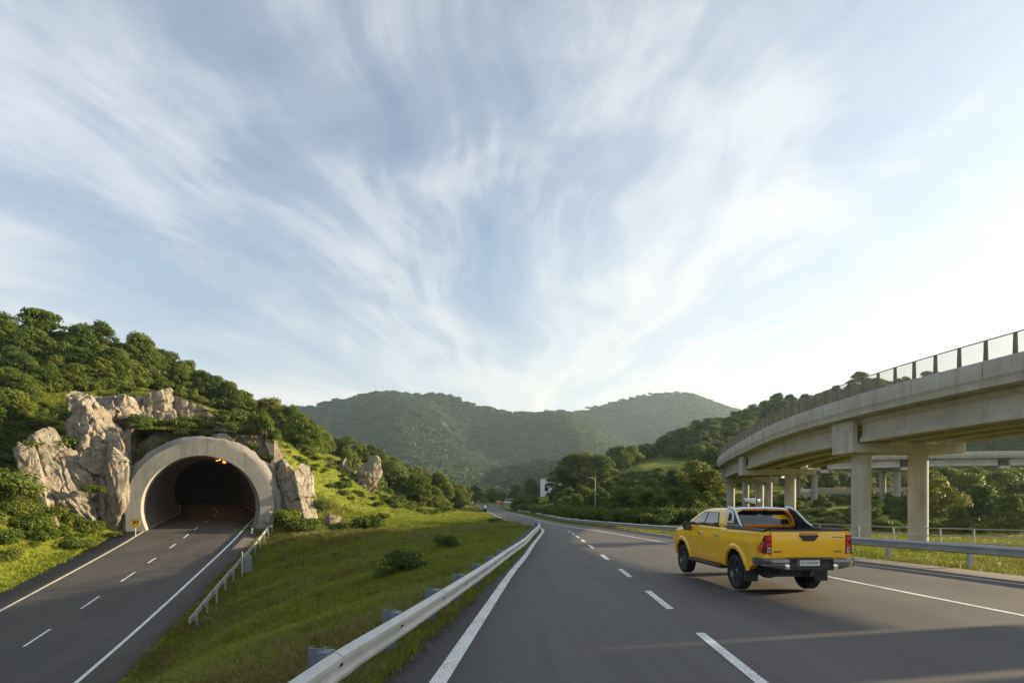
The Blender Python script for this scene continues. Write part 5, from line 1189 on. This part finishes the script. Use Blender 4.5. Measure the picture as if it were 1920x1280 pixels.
# ---- the wood on the far ridge: one mass
RIDGE=[(1150,880),(1230,850),(1300,815),(1380,790),(1450,765),(1600,735),(1750,718),(2050,715),(2050,860),(1800,880),(1600,885),(1345,885),(1290,862),(1240,862),(1200,866),(1160,884)]
xs=rng.uniform([25,110],[340,330],(40000,2)); z=ground(xs); a,b_=pix(xs,z); k=inpoly(a,b_,RIDGE); xs,z=xs[k],z[k]; xs=poisson(xs,4.6,2600,rng); z=ground(xs)
g=rng.integers(0,5,len(xs))
for i in range(5):
    m=g==i; n_=m.sum(); o=scatter('ridge_forest',np.c_[xs[m],z[m]-.5],.8+.5*rng.random(n_),np.c_[np.zeros(n_),np.zeros(n_),rng.random(n_)*6.28],protoT[i]); tag(o,'unbroken green forest covering the ridge behind the viaduct','forest',kind='stuff')
for px_,d,h,lab in ((1612,262,11,'tall tree standing out on the ridge above the viaduct fence'),(1455,250,9,'round tree on the ridge skyline before the viaduct fence'),(1740,272,9,'dark tree on the ridge seen through the viaduct fence')):
    x=(px_-960)/F*d; z=float(ground([(x,d)])[0]); put(T_TALL[1],None,'broadleaf_tree',(x,d,z-.3),h/6.4,rng.random()*6,lab,'tree',None)

# woods going on past the sides of the view
c=rng.uniform([-150,8],[-38,110],(9000,2)); a,b_=pix(c,ground(c)); c=poisson(c[(a<-245)&road_free(c,11,3)],3.6,330,rng); mass('forest',c,T_HILL[:4]+T_LIGHT[:1],.6,1.0,'wood going on along the hillside beyond the rocks')
c=rng.uniform([48,8],[190,190],(9000,2)); a,b_=pix(c,ground(c)); c=c[(a>1995)&(a<4200)&road_free(c,7,6)]; d3=((c[:,None]-bc[None])**2).sum(-1).min(1); c=poisson(c[(d3>90)&(np.hypot(c[:,0],c[:,1])>62)],5.0,200,rng); c=c[~((c[:,1]<60)&(c[:,0]<110))]; mass('forest',c,T_DARK[:3]+T_HILL[:2],.6,.9,'wood going on beyond the open span of the viaduct')
# ---------------------------------------------------------------- grass
def tuft(rg,n,h,w,spread,mat,lean=.5):
    v=[];q_=[]
    for k in range(n):
        a=rg.random()*6.283; r_=spread*math.sqrt(rg.random()); b0=np.array([r_*math.cos(a),r_*math.sin(a),-.02]); d=np.array([math.cos(a+rg.normal()*.8),math.sin(a+rg.normal()*.8),0]); hh=h*(.55+.6*rg.random()); l_=lean*(.3+rg.random())*hh
        s=np.array([-d[1],d[0],0])*w*.5; m_=b0+d*l_*.35+np.array([0,0,hh*.62]); t_=b0+d*l_+np.array([0,0,hh]); i=len(v)
        v+=[b0-s,b0+s,m_+s*.7,m_-s*.7,t_]; q_+=[(i,i+1,i+2,i+3),(i+3,i+2,i+4,i+4)]
    me=bpy.data.meshes.new('tuft'); me.from_pydata([tuple(x) for x in v],[],[f if f[2]!=f[3] else f[:3] for f in q_]); me.materials.append(mat)
    return bpy.data.objects.new('tuft_source',me)
M_G1=foliage('green_grass',(.155,.195,.018),(.215,.25,.026),(.275,.28,.04),.35,.8,.25)
M_G2=foliage('yellow_grass',(.12,.135,.018),(.19,.18,.030),(.27,.22,.055),.35,.8,.25)
M_G3=foliage('straw_grass',(.14,.105,.04),(.22,.165,.065),(.30,.24,.11),.3,1,.5)
gt=[tuft(rgs(101),16,.10,.018,.13,M_G1),tuft(rgs(102),16,.11,.018,.14,M_G1,.8),tuft(rgs(103),14,.12,.015,.13,M_G2,.7),tuft(rgs(104),7,.20,.009,.10,M_G3,.7)]
def grass(name,n,rmin,rmax,a0,a1,label,pmix,scl=1.0,extra=None,free=(5.45,-.05)):
    r_=np.exp(rng.uniform(math.log(rmin),math.log(rmax),n)); a=R(1)*rng.uniform(a0,a1,n); xs=np.stack([np.sin(a)*r_,np.cos(a)*r_],1)
    off,_=near_left(xs); yc=np.clip(xs[:,1],-30,206)
    ok=~((off>-5.75)&(off<5.5)&(xs[:,1]<50.5)); ok&=~((xs[:,0]>XAL(yc)-.04)&(xs[:,0]<XAR(yc)+.06)); 
    u=(xs[:,0]-PC.x)*PU.x+(xs[:,1]-PC.y)*PU.y; v=(xs[:,0]-PC.x)*PV.x+(xs[:,1]-PC.y)*PV.y; ok&=~((np.abs(u)<6.7)&(v>-.3)&(v<3.5))
    if extra is not None: ok&=extra(xs)
    xs=xs[ok]; z=ground(xs); d=np.hypot(xs[:,0],xs[:,1])
    dry=fbm(xs[:,0]*.11,xs[:,1]*.11,3)+fbm(xs[:,0]*.6+5,xs[:,1]*.6,3)*.6+pmix
    g=np.where(dry+rng.normal(0,.13,len(xs))>.28,np.where(rng.random(len(xs))<.3,3,2),rng.integers(0,2,len(xs)))
    sc=scl*(.55+.6*rng.random(len(xs)))*(1+np.minimum(d,90)/38)*(1+.5*fbm(xs[:,0]*.5+2,xs[:,1]*.5,2))
    for i in range(4):
        m=g==i; n_=m.sum()
        if n_: tag(scatter(name,np.c_[xs[m],z[m]],sc[m],np.c_[rng.normal(0,.15,(n_,2)),rng.random(n_)*6.28],gt[i]),label,'grass',kind='stuff')
grass('grass',95000,5,62,-34,6,'short green grass of the sloping meadow between the roads',.07,extra=lambda q:q[:,0]<XAL(np.clip(q[:,1],-30,206)))
grass('grass',26000,40,150,-34,2,'golden grass on the far slope beyond the meadow',.0,.8,extra=lambda q:(q[:,0]<XAL(np.clip(q[:,1],-30,206))))
grass('grass',42000,20,85,-68,-24,'grass on the bank between the tunnel road and the rocks',.06,1.0)
grass('grass',36000,10,60,5,62,'yellowish verge grass between the long guard rail and the viaduct',.12,.85,extra=lambda q:q[:,0]>XAR(np.clip(q[:,1],-30,206)))
grass('grass',12000,45,200,-5,25,'grass strip along the far guard rail',.0,1.0,extra=lambda q:(q[:,0]>XAR(np.clip(q[:,1],-30,206)))&(q[:,0]<XAR(np.clip(q[:,1],-30,206))+5))
# longer weeds and dry litter along the near rail
n=2600; y=np.exp(rng.uniform(math.log(3.5),math.log(38),n)); x=XAL(y)+.10-np.abs(rng.normal(0,.22,n)); z=ground(np.c_[x,y])
sel=rng.random(n)<.72
tag(scatter('weeds',np.c_[x,y,np.maximum(z,-.05)][sel],.5+.5*rng.random(sel.sum()),np.c_[rng.normal(0,.3,(sel.sum(),2)),rng.random(sel.sum())*6.28],gt[1]),'green weeds creeping over the asphalt edge under the white rail','weeds',kind='stuff')
n2=1500; y=np.exp(rng.uniform(math.log(4),math.log(12),n2)); x=XAL(y)+.16-np.abs(rng.normal(0,.28,n2)); z=ground(np.c_[x,y])
lit=tuft(rgs(140),9,.03,.012,.10,M_G3,5.0)
M_LIT=foliage('litter_straw',(.07,.045,.028),(.12,.08,.05),(.22,.16,.09),.1,1,.5); lit.data.materials[0]=M_LIT
tag(scatter('litter',np.c_[x,y,np.maximum(z,-.04)+.01],.6+.7*rng.random(n2),np.c_[rng.normal(0,.1,(n2,2)),rng.random(n2)*6.28],lit),'brown dry litter gathered at the foot of the white rail','litter',kind='stuff')
# ---------------------------------------------------------------- far mountains
M_MTN=simple('mountain_soil',(.040,.055,.020),.95,vary=.3,scale=.02,coords='pos')
M_FAR=[foliage('far_canopy',a,b_,c_,.2,1,.02) for a,b_,c_ in (((.018,.048,.018),(.030,.068,.024),(.050,.092,.030)),((.014,.040,.017),(.024,.056,.021),(.040,.076,.026)),((.032,.070,.022),(.052,.092,.027),(.082,.118,.034)))]
def far_tree(k):
    rg=rgs(200+k); blobs=[(np.array([rg.normal()*2.2,rg.normal()*2.2,3+rg.random()*3]),np.array([2.6,2.6,2.2])) for _ in range(7)]
    p,nr_=crown_pts(rg,blobs,320); v,qd=leaf_quads(p,nr_,1.25*(.7+.6*rg.random(320)),rg,1.2)
    return bpy.data.objects.new('canopy_source',np_mesh('canopy',v,qd,M_FAR[k%3],smooth=False))
FT=[far_tree(k) for k in range(3)]
def mountain(name,label,prof,d,depth,zfoot,seed,ntree,spur):
    xs=np.array([p[0] for p in prof],float); ysr=np.array([p[1] for p in prof],float)
    nu,nv=170,60; U=np.linspace(xs[0],xs[-1],nu); vv=np.linspace(0,1.35,nv)
    rid=spl(xs,ysr,U); V,UU=np.meshgrid(vv,U)
    ridge_z=CZ-(rid-HY)/F*d
    X=(UU-960)/F*d; Yb=d-depth+depth*V
    warp_=fbm(X/160+seed,Yb/160,4)
    Yd=Yb+50*fbm(X/300+seed*2,V*0+.5,3)*(V<1.01)*sstep(0,.3,V)*(1-sstep(.8,1,V))
    up=np.where(V<=1,sstep(-.15,1.12,V)**1.15/float(sstep(-.15,1.12,np.array([1.0]))[0]**1.15),1-.9*((V-1)/.35)**1.4)
    sp=1-np.abs(2*((X/spur+.35*fbm(X/200+seed,V*2,3)+.25*V)%1)-1)          # spurs run down from the ridge
    cut=(np.minimum(V,1)*(1-np.minimum(V,1))*4)**.8
    Zm=zfoot+(ridge_z[:,None]-zfoot)*np.clip(up*(1-.46*cut*(1-sp)**1.3),0,1.02)+(ridge_z[:,None]*.08)*warp_*np.clip(1-np.abs(V-.5)*2.0,0,1)
    Xp=X*(Yd/d)**.25
    pts=np.stack([Xp,Yd,Zm],-1).reshape(-1,3); I=np.arange(nu*nv).reshape(nu,nv)
    qd=np.stack([I[:-1,:-1],I[1:,:-1],I[1:,1:],I[:-1,1:]],-1).reshape(-1,4)
    o=tag(link_mesh(name,np_mesh(name,pts,qd,M_MTN)),label,'mountain',kind='structure')
    G=pts.reshape(nu,nv,3); rg=rgs(seed+300); fu=rg.random(ntree)*(nu-1.01); fv=rg.random(ntree)**.9*(nv-1.01)*.82
    i,j=fu.astype(int),fv.astype(int); a=(fu-i)[:,None]; b_=(fv-j)[:,None]
    p=(G[i,j]*(1-a)+G[i+1,j]*a)*(1-b_)+(G[i,j+1]*(1-a)+G[i+1,j+1]*a)*b_
    kk=np.clip(((fbm(p[:,0]/130,p[:,1]/130+p[:,2]/60,3)+.35)/.7*3).astype(int)+rg.integers(-1,2,ntree),0,2)
    for t_ in range(3):
        m=kk==t_; n_=m.sum()
        s_=tag(scatter(name.replace('mountain','mountain_forest'),p[m]-np.array([0,0,1.5]),.75+.8*rg.random(n_)**2,np.c_[np.zeros((n_,2)),rg.random(n_)*6.28],FT[t_]),'hazy green forest covering '+label,'forest',kind='stuff')
mountain('mountain','the broad mountain that closes the valley behind the tunnel hill',[(380,830),(470,790),(540,765),(580,764),(620,755),(670,746),(720,736),(770,744),(820,741),(880,757),(940,772),(1000,777),(1060,776),(1110,790),(1160,830),(1210,880)],1150,520,2,5,15000,310)
mountain('mountain','the rounded mountain rising behind the bend of the viaduct',[(900,860),(980,800),(1040,781),(1100,768),(1150,754),(1200,743),(1240,738),(1280,737),(1320,750),(1370,768),(1420,780),(1500,800),(1600,820)],1450,560,2,9,11000,420)
mountain('mountain','the low wooded foothill at the end of the highway',[(640,905),(720,893),(780,884),(840,878),(900,884),(950,886),(1000,876),(1060,868),(1120,872),(1180,880),(1240,890)],640,230,1,14,4200,170)
# trees round the far bend
for px_,pb,d,h,pr,lab in ((846,940,245,9,T_DARK[0],'dark tree where the highway disappears, beside the pale roofs'),(888,940,250,9.5,T_HILL[1],'round tree above the far end of the highway'),(922,940,262,8,T_LIGHT[0],'sunlit yellow-green tree above the far end of the highway'),(940,942,255,6,T_LIGHT[1],'small sunlit tree behind the white van'),(866,938,240,6,T_LIGHT[2],'low light tree between the pale roofs and the far highway'),(828,930,225,6,T_DARK[2],'dark bushy tree at the end of the wooded slope'),(970,938,240,8,T_DARK[3],'dark tree behind the white van'),(995,938,220,8.5,T_DARK[4],'dark tree beside the white building')):
    p=P(px_,pb,d); z=float(ground([(p.x,p.y)])[0]); put(pr,None,'broadleaf_tree',(p.x,p.y,min(z,p.z)-.4),h/6.0,rng.random()*6,lab,'tree',None)
tree_band('broadleaf_tree','small leafy tree in the row beyond the far end of the highway','trees beyond the end of the highway',[(760,948),(1010,948),(1010,930),(760,925)],(-80,228,15,330),26,6.5,T_DARK+T_LIGHT,.75,1.25,free=(7,3))
# white building above the dark trees
M_WALLW=simple('white_render',(.74,.75,.76),.8,vary=.06,scale=.3); M_ROOFR=simple('tile_roof',(.36,.22,.15),.85,vary=.2)
bw=P(1034,925,175); b0=tag(empty('white_building',(bw.x,bw.y,float(ground([(bw.x,bw.y)])[0]))),'plain white flat-roofed building half hidden by dark trees','building')
zt=P(1031,899,178).z-b0.location.z
MB().box((0,3,zt/2-1),(6.4,6,zt+2)).build('wall',M_WALLW,b0,bevel=.03); MB().box((0,3,zt+.13),(6.7,6.3,.25)).build('roof',M_RAILW,b0,bevel=.02)
for zz_ in (zt*.3,): MB().box((-1.6,-.01,zz_),(1.1,.06,1.2)).build('window',M_GLASS,b0)
for k,(px_,pb,d,w,rz,lab) in enumerate(((842,922,236,6.5,.3,'low house with a pale brown roof among the trees at the far bend'),(872,925,242,5.5,-.4,'small white house among the trees at the far bend'))):
    p=P(px_,pb,d); z=min(float(ground([(p.x,p.y)])[0]),p.z-2.0); r=tag(empty('house',(p.x,p.y,z),rz),lab,'house','houses at the far bend'); h=p.z-z
    MB().box((0,0,h/2),(w,5,h)).build('wall',M_WALLW,r); MB().prism([(-w/2-.3,-2.9,h+.003),(-w/2-.3,2.9,h+.003),(-w/2-.3,0,h+1.5)],(w+.6,0,0)).build('roof',M_ROOFR if k==0 else M_WALLW,r); MB().box((w*.2,-2.52,h*.55),(1,.06,1)).build('window',M_GLASS,r)
# vehicles far along the road
def wheel(par,x,y,r,w):
    o=MB().lathe([(0,-w/2),(r*.6,-w/2),(r,-w*.4),(r,w*.4),(r*.6,w/2),(0,w/2)],20,'Y',(x,y,r)).build('wheel',M_RUB,par,smooth=40); return o
vp=P(957,943.5,208); vp.z=2.0; van=tag(empty('van',(vp.x-.3,vp.y,vp.z-.0),R(168)),'white passenger van parked at the far bend of the highway','van')
MB().prism([(-2.4,-.9,.35),(2.35,-.9,.35),(2.4,-.9,.95),(1.75,-.9,1.15),(1.3,-.9,2.0),(-2.3,-.9,2.05),(-2.4,-.9,1.9)],(0,1.8,0)).build('body',M_WALLW,van,bevel=.06)
for s in (-1,1):
    MB().prism([(-2.1,s*.905,1.2),(1.5,s*.905,1.2),(1.2,s*.905,1.8),(-2.1,s*.905,1.82)],(0,s*.01,0)).build('window',M_GLASS,van)
    for x in (-1.5,1.5): wheel(van,x,s*.82,.33,.2)
MB().prism([(1.80,-.75,1.2),(1.80,.75,1.2),(1.37,.7,1.92),(1.37,-.7,1.92)],(.04,0,.02)).build('windscreen',M_GLASS,van)
cpz=P(937,944,207); M_ORC=simple('orange_car_paint',(.55,.10,.02),.3,coat=.6); car=tag(empty('car',(cpz.x-.4,cpz.y,2.0),R(100)),'small orange car in front of the white van at the far bend','car')
MB().loft([[Vector((x,y,z)) for y,z in ((-.8*w,.3),(-.85*w,.75),(-.7*w,t1),(.7*w,t1),(.85*w,.75),(.8*w,.3))] for x,w,t1 in ((-1.9,.85,.85),(-1.6,1,.95),(-1.2,.98,1.35),(.3,.98,1.4),(.95,1,.98),(1.9,.85,.75))]).build('body',M_ORC,car,smooth=40)
MB().box((-.45,0,1.18),(1.2,1.52,.26)).build('window',M_GLASS,car,bevel=.05)
for s in (-1,1):
    for x in (-1.2,1.2): wheel(car,x,s*.75,.3,.18)
# rider on a motor scooter
mp=P(909,961.5,118); mp.z=float(zmain(mp.y)); sc_=tag(empty('motor_scooter',mp,R(115)),'dark motor scooter ridden along the road edge of the far bend','motorcycle')
MB().loft([[Vector((x,y*w,z)) for y,z in ((-.14,a),(-.16,(a+b_)/2),(-.1,b_),(.1,b_),(.16,(a+b_)/2),(.14,a))] for x,w,a,b_ in ((-.85,.7,.55,.72),(-.5,1,.35,.8),(-.05,1,.25,.72),(.15,.8,.22,.36),(.45,.8,.3,.7),(.58,.6,.6,1.0))]).build('body',M_BLK,sc_,smooth=50)
MB().tube([(.5,-.33,1.02),(.58,0,.98),(.5,.33,1.02)],.02,6).build('handlebar',M_DARK,sc_)
for x in (-.62,.68): wheel(sc_,x,0,.27,.12)
M_SHIRT=simple('pale_shirt',(.42,.40,.34),.8,vary=.08); M_SKIN=simple('skin',(.40,.24,.16),.6,vary=.05); M_TROU=simple('dark_trousers',(.03,.035,.05),.8)
vs=[(0,0,.82),(0,0,1.05),(.04,0,1.28),(.06,0,1.42),(.10,0,1.56),(.10,0,1.68),(.05,.19,1.34),(.22,.27,1.10),(.45,.30,1.05),(.05,-.19,1.34),(.22,-.27,1.10),(.45,-.30,1.05),(.03,.12,.80),(.38,.16,.78),(.30,.15,.42),(.42,.15,.34),(.03,-.12,.80),(.38,-.16,.78),(.30,-.15,.42),(.42,-.15,.34)]
es=[(0,1),(1,2),(2,3),(3,4),(4,5),(2,6),(6,7),(7,8),(2,9),(9,10),(10,11),(0,12),(12,13),(13,14),(14,15),(0,16),(16,17),(17,18),(18,19)]
rd=[.15,.15,.16,.06,.10,.09,.075,.05,.04,.075,.05,.04,.10,.075,.05,.04,.10,.075,.05,.04]
me=bpy.data.meshes.new('person'); me.from_pydata(vs,es,[]); me.materials.append(M_SHIRT); rid=bpy.data.objects.new('person',me); COL.objects.link(rid); md=rid.modifiers.new('skin','SKIN'); 
for i,r_ in enumerate(rd): me.skin_vertices[0].data[i].radius=(r_,r_)
me.skin_vertices[0].data[0].use_root=True; rid.modifiers.new('sub','SUBSURF').render_levels=1
dg=bpy.context.evaluated_depsgraph_get(); me2=bpy.data.meshes.new_from_object(rid.evaluated_get(dg)); rid.modifiers.clear(); rid.data=me2; me2.materials.clear(); [me2.materials.append(m_) for m_ in (M_SHIRT,M_SKIN,M_TROU)]
for f in me2.polygons:
    c_=f.center; f.material_index=1 if (c_.z>1.40 or (abs(c_.y)>.24 and c_.x>.3)) else (2 if c_.z<.86 else 0); f.use_smooth=True
rid.location=mp+Vector((.0,0,.0)); rid.rotation_euler=(0,0,R(115)); tag(rid,'rider in a pale shirt sitting on the scooter at the far bend','person')
MB().lathe([(0,.16),(.08,.14),(.13,.06),(.135,-.02),(.12,-.05),(0,-.05)],16,'Z',(.10,0,1.63)).build('helmet',M_BLK,rid,smooth=60)
# ---------------------------------------------------------------- air
m=bpy.data.materials.new('haze'); m.use_nodes=True; nt=m.node_tree; nt.nodes.clear(); out=nt.nodes.new('ShaderNodeOutputMaterial'); pv=nt.nodes.new('ShaderNodeVolumePrincipled')
pv.inputs['Color'].default_value=(.66,.86,1.0,1); pv.inputs['Density'].default_value=.00017; pv.inputs['Anisotropy'].default_value=.35; nt.links.new(pv.outputs[0],out.inputs['Volume'])
hb=MB().box((0,900,165),(5200,3400,360)).build('haze',m); tag(hb,'thin bluish haze filling the whole valley','haze',kind='stuff')
